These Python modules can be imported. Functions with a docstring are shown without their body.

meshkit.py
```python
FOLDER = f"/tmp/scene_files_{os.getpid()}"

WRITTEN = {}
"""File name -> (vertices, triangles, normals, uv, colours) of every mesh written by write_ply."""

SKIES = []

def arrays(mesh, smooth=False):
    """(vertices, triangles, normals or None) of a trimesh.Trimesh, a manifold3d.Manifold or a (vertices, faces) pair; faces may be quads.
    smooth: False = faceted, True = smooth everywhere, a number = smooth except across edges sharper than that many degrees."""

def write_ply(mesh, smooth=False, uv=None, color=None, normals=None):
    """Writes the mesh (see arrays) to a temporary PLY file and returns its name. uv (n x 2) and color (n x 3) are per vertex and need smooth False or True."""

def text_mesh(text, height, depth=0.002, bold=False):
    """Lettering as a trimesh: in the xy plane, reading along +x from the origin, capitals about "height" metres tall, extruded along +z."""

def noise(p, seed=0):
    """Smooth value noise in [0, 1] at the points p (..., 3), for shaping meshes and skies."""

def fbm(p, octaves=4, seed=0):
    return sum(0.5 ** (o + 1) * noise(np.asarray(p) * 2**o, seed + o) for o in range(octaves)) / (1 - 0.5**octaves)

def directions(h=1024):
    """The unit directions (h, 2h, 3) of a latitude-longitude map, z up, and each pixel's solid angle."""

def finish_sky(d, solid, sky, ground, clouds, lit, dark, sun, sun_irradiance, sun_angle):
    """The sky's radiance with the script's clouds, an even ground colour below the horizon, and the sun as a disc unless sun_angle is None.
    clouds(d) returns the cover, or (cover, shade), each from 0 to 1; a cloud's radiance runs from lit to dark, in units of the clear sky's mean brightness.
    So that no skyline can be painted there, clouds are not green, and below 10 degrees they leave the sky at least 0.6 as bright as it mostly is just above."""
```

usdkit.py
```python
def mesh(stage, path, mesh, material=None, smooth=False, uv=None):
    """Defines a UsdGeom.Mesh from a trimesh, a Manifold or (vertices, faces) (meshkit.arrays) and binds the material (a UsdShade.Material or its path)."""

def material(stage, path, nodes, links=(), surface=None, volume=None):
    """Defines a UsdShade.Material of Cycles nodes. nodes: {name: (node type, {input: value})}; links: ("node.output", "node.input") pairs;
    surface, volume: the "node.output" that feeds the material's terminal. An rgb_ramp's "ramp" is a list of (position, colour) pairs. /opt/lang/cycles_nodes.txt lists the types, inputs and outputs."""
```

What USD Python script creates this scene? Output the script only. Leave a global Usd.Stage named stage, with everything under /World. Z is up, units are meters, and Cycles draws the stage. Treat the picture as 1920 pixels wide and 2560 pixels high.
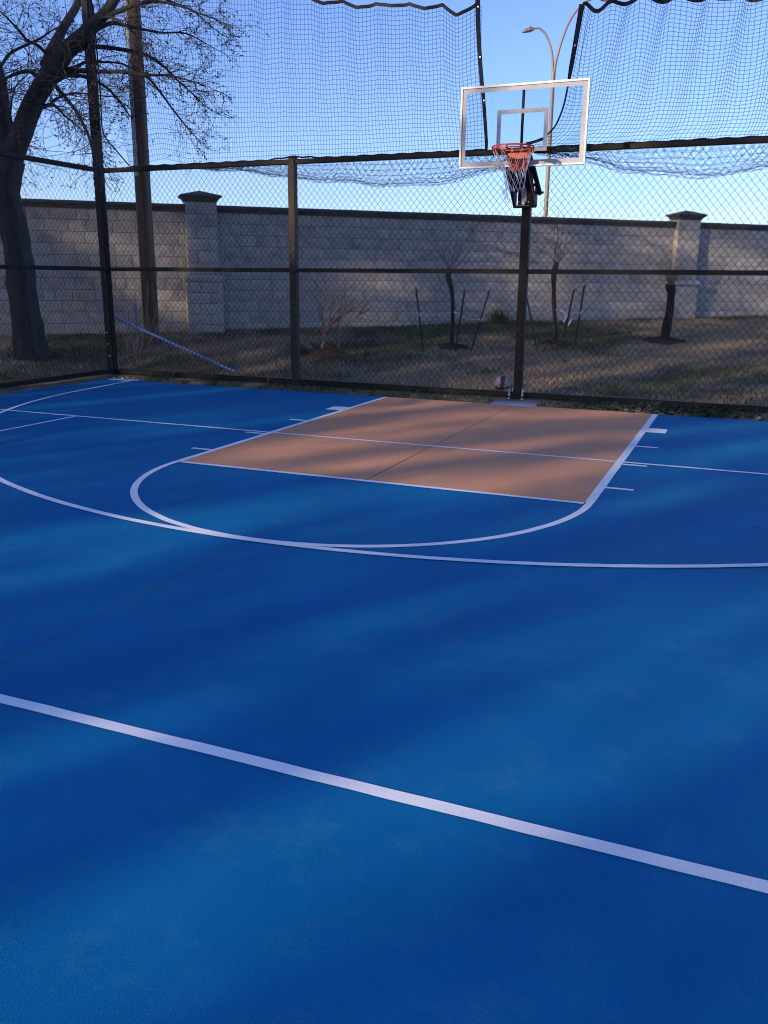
import math, random
import numpy as np, trimesh
import manifold3d as m3
from shapely.geometry import Polygon, LineString, Point, box as sbox
from shapely.ops import unary_union
from shapely import affinity
from pxr import Usd, UsdGeom, UsdLux, UsdShade, Gf, Sdf, Vt
import usdkit, meshkit

stage = Usd.Stage.CreateInMemory()
UsdGeom.SetStageUpAxis(stage, 'Z')
UsdGeom.SetStageMetersPerUnit(stage, 1.0)
stage.SetDefaultPrim(UsdGeom.Xform.Define(stage, '/World').GetPrim())
UsdGeom.Scope.Define(stage, '/World/Looks')
R = np.random.default_rng(7)
PI = math.pi

# ---------------------------------------------------------------- camera
CAM = (2.7335, -10.4343, 1.5672); PITCH, YAW, ROLL, FPX = 0.2628, -0.3898, 0.0098, 2156.86
_d = np.array([math.sin(YAW)*math.cos(PITCH), math.cos(YAW)*math.cos(PITCH), -math.sin(PITCH)])
_r = np.array([math.cos(YAW), -math.sin(YAW), 0.0]); _u = np.cross(_r, _d)
_r2 = _r*math.cos(ROLL)+_u*math.sin(ROLL); _u2 = -_r*math.sin(ROLL)+_u*math.cos(ROLL)
camera = UsdGeom.Camera.Define(stage, '/World/camera')
camera.AddTransformOp().Set(Gf.Matrix4d(*_r2, 0, *_u2, 0, *(-_d), 0, *CAM, 1))
camera.CreateHorizontalApertureAttr(36.0)
camera.CreateFocalLengthAttr(18.0*FPX/960.0)
camera.CreateClippingRangeAttr((0.05, 10000.0))
camera.CreateExposureAttr(0.72)

# ---------------------------------------------------------------- sky and sun
SUN_AZ, SUN_EL = math.radians(240.0), math.radians(16.0)          # azimuth counted from +x towards +y
TO_SUN = np.array([math.cos(SUN_AZ)*math.cos(SUN_EL), math.sin(SUN_AZ)*math.cos(SUN_EL), math.sin(SUN_EL)])
LD = -TO_SUN
sky_mat = usdkit.material(stage, '/World/Looks/sky', {
    'sky': ('sky_texture', {'sky_type': 'single_scattering', 'sun_disc': False, 'sun_elevation': SUN_EL,
                            'sun_rotation': math.atan2(TO_SUN[0], TO_SUN[1]), 'altitude': 200.0, 'air_density': 1.0, 'aerosol_density': 0.45, 'ozone_density': 2.0}),
    'wb': ('vector_math', {'math_type': 'multiply', 'vector2': (0.79, 0.89, 1.38)}),
    'bg': ('background_shader', {'strength': 0.115})},
    [('sky.color', 'wb.vector1'), ('wb.vector', 'bg.color')], surface='bg.background')
dome = UsdLux.DomeLight.Define(stage, '/World/sky')
UsdShade.MaterialBindingAPI.Apply(dome.GetPrim()).Bind(sky_mat)
dome.GetPrim().SetCustomDataByKey('kind', 'structure')
sun = UsdLux.DistantLight.Define(stage, '/World/sun')
sun.CreateIntensityAttr(0.96); sun.CreateNormalizeAttr(True); sun.CreateAngleAttr(0.6)
sun.CreateColorAttr(Gf.Vec3f(1.0, 0.80, 0.58))
_z = TO_SUN; _x = np.cross([0, 0, 1], _z); _x /= np.linalg.norm(_x); _y = np.cross(_z, _x)
sun.AddTransformOp().Set(Gf.Matrix4d(*_x, 0, *_y, 0, *_z, 0, 0, 0, 30, 1))

# ---------------------------------------------------------------- helpers
_used = {}
def numbered(parent, name):
    k = (parent, name); n = _used.get(k, 0); _used[k] = n+1
    return f'{parent}/{name}' if n == 0 else f'{parent}/{name}_{n:03d}'
def data(prim, label=None, cat=None, group=None, kind=None):
    for k, v in (('label', label), ('category', cat), ('group', group), ('kind', kind)):
        if v: prim.SetCustomDataByKey(k, v)
    return prim
def thing(name, label=None, cat=None, loc=(0, 0, 0), group=None, kind=None):
    x = UsdGeom.Xform.Define(stage, numbered('/World', name))
    x.AddTranslateOp().Set(Gf.Vec3d(*map(float, loc)))
    data(x.GetPrim(), label, cat, group, kind)
    x._loc = np.array(loc, float)
    LOC[str(x.GetPath())] = np.array(loc, float)
    return str(x.GetPath())
LOC = {}
def obj(name, mesh, mat, parent='/World', smooth=False, label=None, cat=None, group=None, kind=None, local=False):
    """One mesh; its points are given in world coordinates unless local."""
    v, f, n = None, None, None
    if isinstance(mesh, trimesh.Trimesh) or isinstance(mesh, tuple) or hasattr(mesh, 'to_mesh'):
        if hasattr(mesh, 'to_mesh'):
            mm = mesh.to_mesh(); mesh = (mm.vert_properties[:, :3], mm.tri_verts)
        if isinstance(mesh, trimesh.Trimesh): mesh = (np.array(mesh.vertices), np.array(mesh.faces))
    off = LOC.get('/'.join(parent.split('/')[:3]), np.zeros(3)) if not local else np.zeros(3)
    mesh = (np.asarray(mesh[0], float)-off, mesh[1])
    p = usdkit.mesh(stage, numbered(parent, name), mesh, M[mat] if isinstance(mat, str) else mat, smooth=smooth)
    data(p.GetPrim(), label, cat, group, kind)
    return str(p.GetPath())
def cat(parts):
    parts = [p for p in parts if p is not None]
    V, F, n = [], [], 0
    for p in parts:
        if isinstance(p, trimesh.Trimesh): p = (np.array(p.vertices), np.array(p.faces))
        v, f = np.asarray(p[0], float), np.asarray(p[1], int)
        if f.shape[1] == 4: f = np.vstack([f[:, [0, 1, 2]], f[:, [0, 2, 3]]])
        V.append(v); F.append(f+n); n += len(v)
    return np.vstack(V), np.vstack(F)
def bx(x0, x1, y0, y1, z0, z1, c=0.0):
    """A box, its edges chamfered by c."""
    x0, x1 = min(x0, x1), max(x0, x1); y0, y1 = min(y0, y1), max(y0, y1); z0, z1 = min(z0, z1), max(z0, z1)
    if c <= 0:
        b = trimesh.creation.box((x1-x0, y1-y0, z1-z0)); b.apply_translation(((x0+x1)/2, (y0+y1)/2, (z0+z1)/2)); return b
    P = []
    for X, sx in ((x0, 1), (x1, -1)):
        for Y, sy in ((y0, 1), (y1, -1)):
            for Z, sz in ((z0, 1), (z1, -1)):
                P += [(X+sx*c, Y+sy*c, Z), (X+sx*c, Y, Z+sz*c), (X, Y+sy*c, Z+sz*c)]
    return trimesh.convex.convex_hull(np.array(P))
def beam(a, b, w, h, c=0.0, up=(0, 0, 1)):
    """A box of width w and height h from a to b."""
    a, b = np.asarray(a, float), np.asarray(b, float); t = b-a; L = np.linalg.norm(t); t /= L
    s = np.cross(t, up); s = s/np.linalg.norm(s) if np.linalg.norm(s) > 1e-6 else np.array([1.0, 0, 0]); u = np.cross(s, t)
    m = bx(0, L, -w/2, w/2, -h/2, h/2, c)
    m.vertices = a+np.outer(m.vertices[:, 0], t)+np.outer(m.vertices[:, 1], s)+np.outer(m.vertices[:, 2], u)
    return m
def tube(P, r, k=6, caps=True):
    """A tube along the polyline P; r one radius or one for each point."""
    P = np.asarray(P, float); n = len(P); r = np.broadcast_to(np.asarray(r, float), (n,))
    t = np.gradient(P, axis=0); t /= np.maximum(np.linalg.norm(t, axis=1, keepdims=True), 1e-9)
    ref = np.array([0.0, 0, 1]) if abs(t[:, 2]).mean() < 0.8 else np.array([1.0, 0.13, 0])
    s = np.cross(t, ref); s /= np.maximum(np.linalg.norm(s, axis=1, keepdims=True), 1e-9); u = np.cross(s, t)
    a = np.arange(k)*2*PI/k
    V = (P[:, None]+r[:, None, None]*(np.cos(a)[None, :, None]*s[:, None]+np.sin(a)[None, :, None]*u[:, None])).reshape(-1, 3)
    i = np.arange(n-1)[:, None]*k; j = np.arange(k)[None]; j2 = (j+1) % k
    F = np.stack([i+j, i+j2, i+k+j2, i+k+j], -1).reshape(-1, 4)
    F = np.vstack([F[:, [0, 1, 2]], F[:, [0, 2, 3]]])
    if caps:
        V = np.vstack([V, P[0], P[-1]]); c0, c1 = n*k, n*k+1; jj = np.arange(k)
        F = np.vstack([F, np.stack([np.full(k, c0), (jj+1) % k, jj], 1), np.stack([np.full(k, c1), (n-1)*k+jj, (n-1)*k+(jj+1) % k], 1)])
    return V, F
def segs(A, B, ra, rb=None, k=3):
    """Many straight open tubes at once: arrays of end points and radii."""
    A, B = np.asarray(A, float), np.asarray(B, float); n = len(A); ra = np.broadcast_to(ra, (n,)); rb = ra if rb is None else np.broadcast_to(rb, (n,))
    t = B-A; t /= np.maximum(np.linalg.norm(t, axis=1, keepdims=True), 1e-9)
    ref = np.where(np.abs(t[:, 2:3]) < 0.8, np.array([[0.0, 0, 1]]), np.array([[1.0, 0.1, 0]]))
    s = np.cross(t, ref); s /= np.linalg.norm(s, axis=1, keepdims=True); u = np.cross(s, t)
    a = np.arange(k)*2*PI/k; ring = np.cos(a)[None, :, None]*s[:, None]+np.sin(a)[None, :, None]*u[:, None]
    V = np.concatenate([A[:, None]+ra[:, None, None]*ring, B[:, None]+rb[:, None, None]*ring], 1).reshape(-1, 3)
    b = np.arange(n)[:, None]*2*k; j = np.arange(k)[None]; j2 = (j+1) % k
    F = np.stack([b+j, b+j2, b+k+j2, b+k+j], -1).reshape(-1, 4)
    return V, np.vstack([F[:, [0, 1, 2]], F[:, [0, 2, 3]]])
def smoothline(P, n):
    """n points of a Catmull-Rom line through the rows of P (any number of columns)."""
    P = np.asarray(P, float); Q = np.vstack([2*P[0]-P[1], P, 2*P[-1]-P[-2]]); t = np.linspace(0, len(P)-1-1e-9, n); i = t.astype(int); f = (t-i)[:, None]
    a, b, c, d = Q[i], Q[i+1], Q[i+2], Q[i+3]
    return 0.5*((2*b)+(c-a)*f+(2*a-5*b+4*c-d)*f**2+(3*b-a-3*c+d)*f**3)
def cyl(a, b, r, k=16): return tube([a, b], r, k)
def flat(poly, z, thick=0.0, zb=None):
    """A shapely polygon as a horizontal sheet (or a slab)."""
    gs = [g for g in getattr(poly, 'geoms', [poly]) if g.geom_type == 'Polygon' and g.area > 1e-6]
    out = []
    for g in gs:
        if thick > 0:
            m = trimesh.creation.extrude_polygon(g, thick, engine='earcut'); m.apply_translation((0, 0, z-thick)); out.append(m)
        else:
            v, f = trimesh.creation.triangulate_polygon(g, engine='earcut'); v = np.column_stack([v, np.full(len(v), z)])
            a = np.cross(v[f[:, 1]]-v[f[:, 0]], v[f[:, 2]]-v[f[:, 0]])[:, 2]; f = np.where((a < 0)[:, None], f[:, ::-1], f); out.append((v, f))
    return cat(out)
def mat(name, nodes, links, surface='p.BSDF'):
    M[name] = usdkit.material(stage, '/World/Looks/'+name, nodes, links, surface=surface)
M = {}
def noisy(name, c0, c1, scale=8.0, rough=0.7, bump=0.0, bscale=60.0, detail=4.0, metallic=0.0, spec=0.5, lo=0.35, hi=0.65, c2=None, scale2=1.0, stretch=None, dist=0.02, obj_space=False, rvar=0.0):
    """A principled surface whose colour wanders between c0 and c1, with grain."""
    co = ('texture_coordinate', {}) if obj_space else ('geometry', {})
    src = 'g.object' if obj_space else 'g.position'
    n = {'g': co, 'n': ('noise_texture', {'scale': scale, 'detail': detail, 'roughness': 0.6}), 'r': ('rgb_ramp', {'ramp': [(0, c0), (lo, c0), (hi, c1), (1, c1)]}),
         'p': ('principled_bsdf', {'roughness': rough, 'metallic': metallic, 'specular_ior_level': spec})}
    l = [('n.fac', 'r.fac'), ('r.color', 'p.base_color')]
    if stretch:
        n['mp'] = ('mapping', {'scale': stretch}); l += [(src, 'mp.vector'), ('mp.vector', 'n.vector')]
    else: l += [(src, 'n.vector')]
    if c2 is not None:
        n['n2'] = ('noise_texture', {'scale': scale2, 'detail': 5.0}); n['m2'] = ('map_range', {'from_min': 0.5, 'from_max': 0.68, 'clamp': True})
        n['mx'] = ('mix', {'color2': c2}); l = [x for x in l if x[1] != 'p.base_color']+[(src, 'n2.vector'), ('n2.fac', 'm2.value'), ('m2.result', 'mx.fac'), ('r.color', 'mx.color1'), ('mx.color', 'p.base_color')]
    if bump:
        n['nb'] = ('noise_texture', {'scale': bscale, 'detail': 4.0, 'roughness': 0.65}); n['b'] = ('bump', {'strength': bump, 'distance': dist})
        l += [('mp.vector' if stretch else src, 'nb.vector'), ('nb.fac', 'b.height'), ('b.normal', 'p.normal')]
    mat(name, n, l)
# ---------------------------------------------------------------- materials
def paint(name, a, b, dusty, grain=1.0):
    mat(name, {'g': ('geometry', {}), 'n': ('noise_texture', {'scale': 0.9, 'detail': 6.0, 'roughness': 0.62}), 'r': ('rgb_ramp', {'ramp': [(0, a), (0.38, a), (0.66, b), (1, b)]}),
        'n3': ('noise_texture', {'scale': 3.1, 'detail': 12.0, 'roughness': 0.78}), 'm3': ('map_range', {'from_min': 0.52, 'from_max': 0.78, 'to_max': 0.33, 'clamp': True}), 'mx': ('mix', {'color2': dusty}),
        'n4': ('noise_texture', {'scale': 170.0, 'detail': 3.0}), 'm4': ('map_range', {'from_min': 0.3, 'from_max': 0.7, 'to_min': 1-0.20*grain, 'to_max': 1+0.16*grain}), 'mg': ('vector_math', {'math_type': 'scale'}),
        'v': ('voronoi_texture', {'scale': 210.0, 'randomness': 1.0}), 'n5': ('noise_texture', {'scale': 120.0, 'detail': 5.0, 'roughness': 0.7}), 'ad': ('math', {'math_type': 'multiply_add', 'value2': 0.5}),
        'n6': ('noise_texture', {'scale': 1.6, 'detail': 3.0}), 'm6': ('map_range', {'from_min': 0.35, 'from_max': 0.7, 'to_min': 0.25, 'to_max': 0.9, 'clamp': True}),
        'b': ('bump', {'distance': 0.0018*grain}), 'rr': ('map_range', {'from_min': 0.3, 'from_max': 0.7, 'to_min': 0.5, 'to_max': 0.68}),
        'p': ('principled_bsdf', {'specular_ior_level': 0.08})},
        [('g.position', 'n.vector'), ('n.fac', 'r.fac'), ('g.position', 'n3.vector'), ('n3.fac', 'm3.value'), ('m3.result', 'mx.fac'), ('r.color', 'mx.color1'), ('g.position', 'n4.vector'), ('n4.fac', 'm4.value'),
         ('mx.color', 'mg.vector1'), ('m4.result', 'mg.scale'), ('mg.vector', 'p.base_color'), ('g.position', 'v.vector'), ('g.position', 'n5.vector'), ('v.distance', 'ad.value1'), ('n5.fac', 'ad.value3'), ('ad.value', 'b.height'),
         ('g.position', 'n6.vector'), ('n6.fac', 'm6.value'), ('m6.result', 'b.strength'), ('b.normal', 'p.normal'), ('n.fac', 'rr.value'), ('rr.result', 'p.roughness')])
paint('blue_paint', (0.001, 0.116, 0.282), (0.005, 0.136, 0.318), (0.085, 0.23, 0.40))
paint('orange_paint', (0.56, 0.262, 0.135), (0.63, 0.30, 0.16), (0.64, 0.40, 0.28), 0.7)
paint('white_paint', (0.72, 0.72, 0.74), (0.80, 0.80, 0.81), (0.60, 0.62, 0.67), 0.35)
noisy('concrete', (0.30, 0.29, 0.27), (0.42, 0.41, 0.39), 14, 0.85, 0.4, 90)
noisy('blue_concrete', (0.26, 0.33, 0.42), (0.17, 0.27, 0.44), 5, 0.8, 0.4, 90, c2=(0.42, 0.43, 0.43), scale2=3)
noisy('joint_sealant', (0.05, 0.045, 0.035), (0.10, 0.085, 0.06), 40, 0.8)
noisy('soil_and_thatch', (0.11, 0.083, 0.054), (0.22, 0.165, 0.105), 3.0, 0.95, 0.5, 45, c2=(0.07, 0.075, 0.036), scale2=0.55)
noisy('dirt', (0.035, 0.024, 0.018), (0.075, 0.045, 0.03), 20, 0.95, 0.6, 60)
noisy('mulch', (0.032, 0.015, 0.010), (0.065, 0.030, 0.019), 35, 0.95, 0.7, 70)
noisy('black_steel', (0.005, 0.005, 0.005), (0.009, 0.009, 0.009), 30, 0.55, 0.1, 120, spec=0.18)
noisy('bronze_steel', (0.022, 0.017, 0.012), (0.034, 0.025, 0.017), 22, 0.6, 0.12, 140, c2=(0.014, 0.012, 0.010), scale2=7, spec=0.18)
noisy('tan_steel', (0.038, 0.027, 0.018), (0.054, 0.039, 0.026), 22, 0.6, 0.12, 140, c2=(0.03, 0.023, 0.017), scale2=7, spec=0.18)
noisy('dark_steel', (0.008, 0.008, 0.008), (0.013, 0.012, 0.012), 25, 0.6, 0.1, 120, spec=0.18)
noisy('mesh_vinyl', (0.007, 0.008, 0.009), (0.012, 0.012, 0.012), 40, 0.55, spec=0.3)
noisy('net_twine', (0.006, 0.007, 0.010), (0.010, 0.012, 0.015), 60, 0.85, spec=0.2)
noisy('webbing', (0.006, 0.006, 0.008), (0.012, 0.012, 0.014), 60, 0.75, 0.3, 300)
noisy('galvanised', (0.42, 0.43, 0.45), (0.55, 0.56, 0.57), 40, 0.38, metallic=0.9)
noisy('aluminium', (0.40, 0.40, 0.41), (0.48, 0.48, 0.49), 30, 0.5, 0.05, 200, metallic=0.55)
noisy('white_enamel', (0.33, 0.33, 0.345), (0.38, 0.38, 0.39), 30, 0.5)
noisy('rim_orange', (0.44, 0.034, 0.010), (0.50, 0.045, 0.013), 30, 0.4)
noisy('rim_orange_dark', (0.36, 0.03, 0.012), (0.42, 0.036, 0.014), 30, 0.5)
noisy('cord', (0.38, 0.38, 0.39), (0.50, 0.50, 0.50), 80, 0.8)
noisy('bark', (0.018, 0.016, 0.016), (0.042, 0.036, 0.032), 5, 0.92, 0.9, 18, stretch=(3.2, 3.2, 0.7), dist=0.03)
noisy('dark_bark', (0.010, 0.009, 0.009), (0.024, 0.021, 0.020), 5, 0.92, 0.9, 18, stretch=(3.2, 3.2, 0.7), dist=0.03)
noisy('twig_bark', (0.032, 0.024, 0.021), (0.06, 0.042, 0.035), 12, 0.9)
noisy('bud', (0.045, 0.026, 0.018), (0.085, 0.045, 0.03), 30, 0.85)
noisy('crape_bark', (0.15, 0.10, 0.072), (0.26, 0.185, 0.14), 14, 0.8, 0.4, 40, stretch=(2, 2, 0.6), c2=(0.13, 0.06, 0.04), scale2=4)
noisy('dry_stem', (0.15, 0.115, 0.08), (0.25, 0.195, 0.14), 20, 0.85)
noisy('pole_wood', (0.085, 0.046, 0.024), (0.16, 0.09, 0.048), 7, 0.85, 0.7, 26, stretch=(5, 5, 0.25), c2=(0.06, 0.036, 0.022), scale2=1.2)
noisy('grey_conduit', (0.32, 0.34, 0.37), (0.42, 0.43, 0.44), 10, 0.6)
noisy('blue_pipe', (0.03, 0.10, 0.32), (0.05, 0.15, 0.42), 18, 0.5)
noisy('pale_band', (0.16, 0.26, 0.46), (0.24, 0.34, 0.54), 20, 0.5)
noisy('faded_blue', (0.10, 0.16, 0.26), (0.16, 0.22, 0.32), 12, 0.6)
noisy('stake_green', (0.007, 0.018, 0.013), (0.013, 0.028, 0.02), 30, 0.55)
noisy('flagging', (0.62, 0.64, 0.70), (0.74, 0.74, 0.76), 40, 0.6)
noisy('coping_stone', (0.062, 0.054, 0.047), (0.11, 0.092, 0.078), 8, 0.9, 0.5, 40, c2=(0.035, 0.034, 0.03), scale2=2)
noisy('mortar', (0.07, 0.066, 0.06), (0.11, 0.10, 0.09), 20, 0.95, 0.4, 80)
def stone(name, a, b, sc2):
    """Split-faced block with splashes of earth along the foot of the wall."""
    mat(name, {'g': ('geometry', {}), 'n': ('noise_texture', {'scale': 7.0, 'detail': 4.0, 'roughness': 0.6}), 'r': ('rgb_ramp', {'ramp': [(0, a), (0.35, a), (0.65, b), (1, b)]}),
        'n2': ('noise_texture', {'scale': sc2, 'detail': 5.0}), 'm2': ('map_range', {'from_min': 0.52, 'from_max': 0.70, 'to_max': 0.7, 'clamp': True}), 'mx': ('mix', {'color2': tuple(0.66*x for x in a)}),
        'x': ('separate_xyz', {}), 'd': ('vector_math', {'math_type': 'dot_product', 'vector2': (0.018*0.7559, 0.018*0.6546, 0)}), 'h': ('math', {'math_type': 'subtract'}),
        'n4': ('noise_texture', {'scale': 2.4, 'detail': 6.0, 'roughness': 0.65}), 'h2': ('math', {'math_type': 'multiply_add', 'value2': -0.8}), 'hm': ('map_range', {'from_min': 0.22, 'from_max': -0.12, 'to_max': 0.85, 'clamp': True}),
        'mud': ('mix', {'color2': (0.19, 0.135, 0.075)}), 'nb': ('noise_texture', {'scale': 55.0, 'detail': 4.0, 'roughness': 0.65}), 'b': ('bump', {'strength': 0.5, 'distance': 0.02}), 'p': ('principled_bsdf', {'roughness': 0.92})},
        [('g.position', 'n.vector'), ('n.fac', 'r.fac'), ('g.position', 'n2.vector'), ('n2.fac', 'm2.value'), ('m2.result', 'mx.fac'), ('r.color', 'mx.color1'), ('g.position', 'x.vector'), ('g.position', 'd.vector1'), ('x.z', 'h.value1'), ('d.value', 'h.value2'),
         ('g.position', 'n4.vector'), ('n4.fac', 'h2.value1'), ('h.value', 'h2.value3'), ('h2.value', 'hm.value'), ('hm.result', 'mud.fac'), ('mx.color', 'mud.color1'), ('mud.color', 'p.base_color'), ('g.position', 'nb.vector'), ('nb.fac', 'b.height'), ('b.normal', 'p.normal')])
for i, (a, b) in enumerate([((0.295, 0.266, 0.238), (0.375, 0.342, 0.308)), ((0.31, 0.284, 0.256), (0.395, 0.362, 0.328)), ((0.275, 0.25, 0.224), (0.355, 0.326, 0.294)), ((0.305, 0.266, 0.228), (0.385, 0.342, 0.298))]):
    stone(f'block_face_{"abcd"[i]}', a, b, 2.2+i*.6)
noisy('lamp_bronze', (0.19, 0.148, 0.115), (0.24, 0.185, 0.145), 4, 0.5)
noisy('lamp_grey', (0.10, 0.10, 0.10), (0.16, 0.15, 0.14), 10, 0.5)
noisy('ball_purple', (0.20, 0.14, 0.26), (0.26, 0.19, 0.32), 40, 0.6)
noisy('ball_black', (0.012, 0.012, 0.014), (0.02, 0.02, 0.022), 40, 0.6)
noisy('lavender', (0.30, 0.30, 0.36), (0.40, 0.40, 0.46), 40, 0.5)
def leafy(name, a, b, sc=1.2, trans=0.25):
    mat(name, {'g': ('geometry', {}), 'n': ('noise_texture', {'scale': sc, 'detail': 3.0}), 'r': ('rgb_ramp', {'ramp': [(0, a), (0.35, a), (0.65, b), (1, b)]}), 'p': ('principled_bsdf', {'roughness': 0.65, 'specular_ior_level': 0.25}),
               't': ('translucent_bsdf', {}), 'm': ('mix_closure', {'fac': trans})}, [('g.position', 'n.vector'), ('n.fac', 'r.fac'), ('r.color', 'p.base_color'), ('r.color', 't.color'), ('p.BSDF', 'm.closure1'), ('t.BSDF', 'm.closure2')], surface='m.closure')
leafy('grass_brown', (0.33, 0.245, 0.155), (0.46, 0.35, 0.225), 2.0)
leafy('grass_green', (0.04, 0.06, 0.02), (0.095, 0.115, 0.042), 2.0)
leafy('weed_green', (0.018, 0.038, 0.014), (0.045, 0.07, 0.022), 9.0)
leafy('ivy_green', (0.012, 0.03, 0.016), (0.03, 0.052, 0.03), 14.0)
leafy('dead_leaf', (0.14, 0.085, 0.045), (0.26, 0.16, 0.09), 9.0)
leafy('tree_leaf', (0.03, 0.05, 0.018), (0.05, 0.07, 0.025), 1.0, 0.1)
mat('glass', {'f': ('fresnel', {'IOR': 1.5}), 't': ('transparent_bsdf', {'color': (0.93, 0.96, 0.965)}), 'g': ('glossy_bsdf', {'roughness': 0.02, 'color': (0.35, 0.35, 0.35)}), 'm': ('mix_closure', {})},
    [('f.fac', 'm.fac'), ('t.BSDF', 'm.closure1'), ('g.BSDF', 'm.closure2')], surface='m.closure')

# ---------------------------------------------------------------- lie of the land
WA = np.array([-9.37, 2.05]); WB = np.array([2.87, 12.65]); WU = (WB-WA)/np.hypot(*(WB-WA)); WN = np.array([WU[1], -WU[0]])
def zwall(s): return .52+.018*np.clip(s, -8, 24)
def zg(x, y):
    x = np.asarray(x, float); y = np.asarray(y, float)
    dW = (x-WA[0])*WN[0]+(y-WA[1])*WN[1]; s = (x-WA[0])*WU[0]+(y-WA[1])*WU[1]
    dF = np.hypot(np.maximum(-6.9-x, 0), np.maximum(y-1.2, 0))
    t = np.clip(dF/(dF+np.maximum(dW, 0)+1e-6), 0, 1)
    z = .03+(zwall(s)-.03)*t
    e = np.clip(np.minimum((-6.70-x)*-1, (.92-y))/.25, 0, 1)              # inside the fence the soil lies lower
    return z*(1-e)-.05*e
def axis(lo, hi, step, far):
    a = np.arange(lo, hi+1e-6, step); g = []
    d = step
    while (g[-1] if g else 0) < far: d *= 1.5; g.append((g[-1] if g else 0)+d)
    g = np.array(g); return np.concatenate([(lo-g)[::-1], a, hi+g])
gx, gy = axis(-15, 12, 0.15, 2500), axis(-14, 17, 0.15, 2500)
X, Y = np.meshgrid(gx, gy, indexing='ij'); Z = zg(X, Y)
Z = Z+np.where((Y > 1.0) | (X < -6.8), (meshkit.fbm(np.stack([X*1.1, Y*1.1, 0*X], -1), 3)-.5)*.05*np.clip(np.maximum(Y-1.0, -6.8-X)/.6, 0, 1), 0)
nx, ny = X.shape; idx = np.arange(nx*ny).reshape(nx, ny)
F = np.stack([idx[:-1, :-1], idx[1:, :-1], idx[1:, 1:], idx[:-1, 1:]], -1).reshape(-1, 4)
obj('ground', (np.stack([X, Y, Z], -1).reshape(-1, 3), F), 'soil_and_thatch', smooth=True, kind='structure', label='sloping lawn of brown winter grass and soil behind the fence')

# ---------------------------------------------------------------- the court
court = thing('court', 'blue and orange painted concrete basketball court with white lines', kind='structure')
full = Polygon([(-6.66, -30), (11, -30), (11, .64), (-6.60, .64)])
J1, J2 = 0.004, -4.385
cut = unary_union([sbox(J1-.0045, -40, J1+.0045, 5), sbox(-20, J2-.003, 20, J2+.003)])
for g in full.difference(cut).geoms: obj('slab', flat(g, 0.0, .14), 'blue_paint', court)
obj('joint_filler', bx(J1-.0044, J1+.0044, -30, .639, -.13, -.0012), 'joint_sealant', court, label='dark control joint running from the hoop towards the viewer')
obj('joint_filler', bx(-6.6, 10.9, J2-.0029, J2+.0029, -.128, -.001), 'joint_sealant', court, label='thin sawn joint just beyond the free throw line')
W = 1.8288; FTY = -4.191; R3 = 6.0145
narrow = sbox(J1-.0045, -40, J1+.0045, 5)
def wob(poly, a=.0022, seed=0):
    """Hand-painted edges: the outline wanders a little."""
    def ring(c):
        ls = LineString(c); L = ls.length; n = max(int(L/.05), 8); P = np.array([ls.interpolate(i/n, normalized=True).coords[0] for i in range(n)])
        P = P+(np.stack([meshkit.noise(np.column_stack([P*7, np.full(n, seed+k*9.1)])) for k in range(2)], 1)-.5)*2*a
        return P
    gs = getattr(poly, 'geoms', [poly])
    return unary_union([Polygon(ring(g.exterior.coords), [ring(h.coords) for h in g.interiors]).buffer(0) for g in gs if g.area > 1e-5])
lane = sbox(-W, FTY, W, .638)
for g in lane.difference(narrow).geoms: obj('key_paint', flat(g, .0015), 'orange_paint', court)
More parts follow.
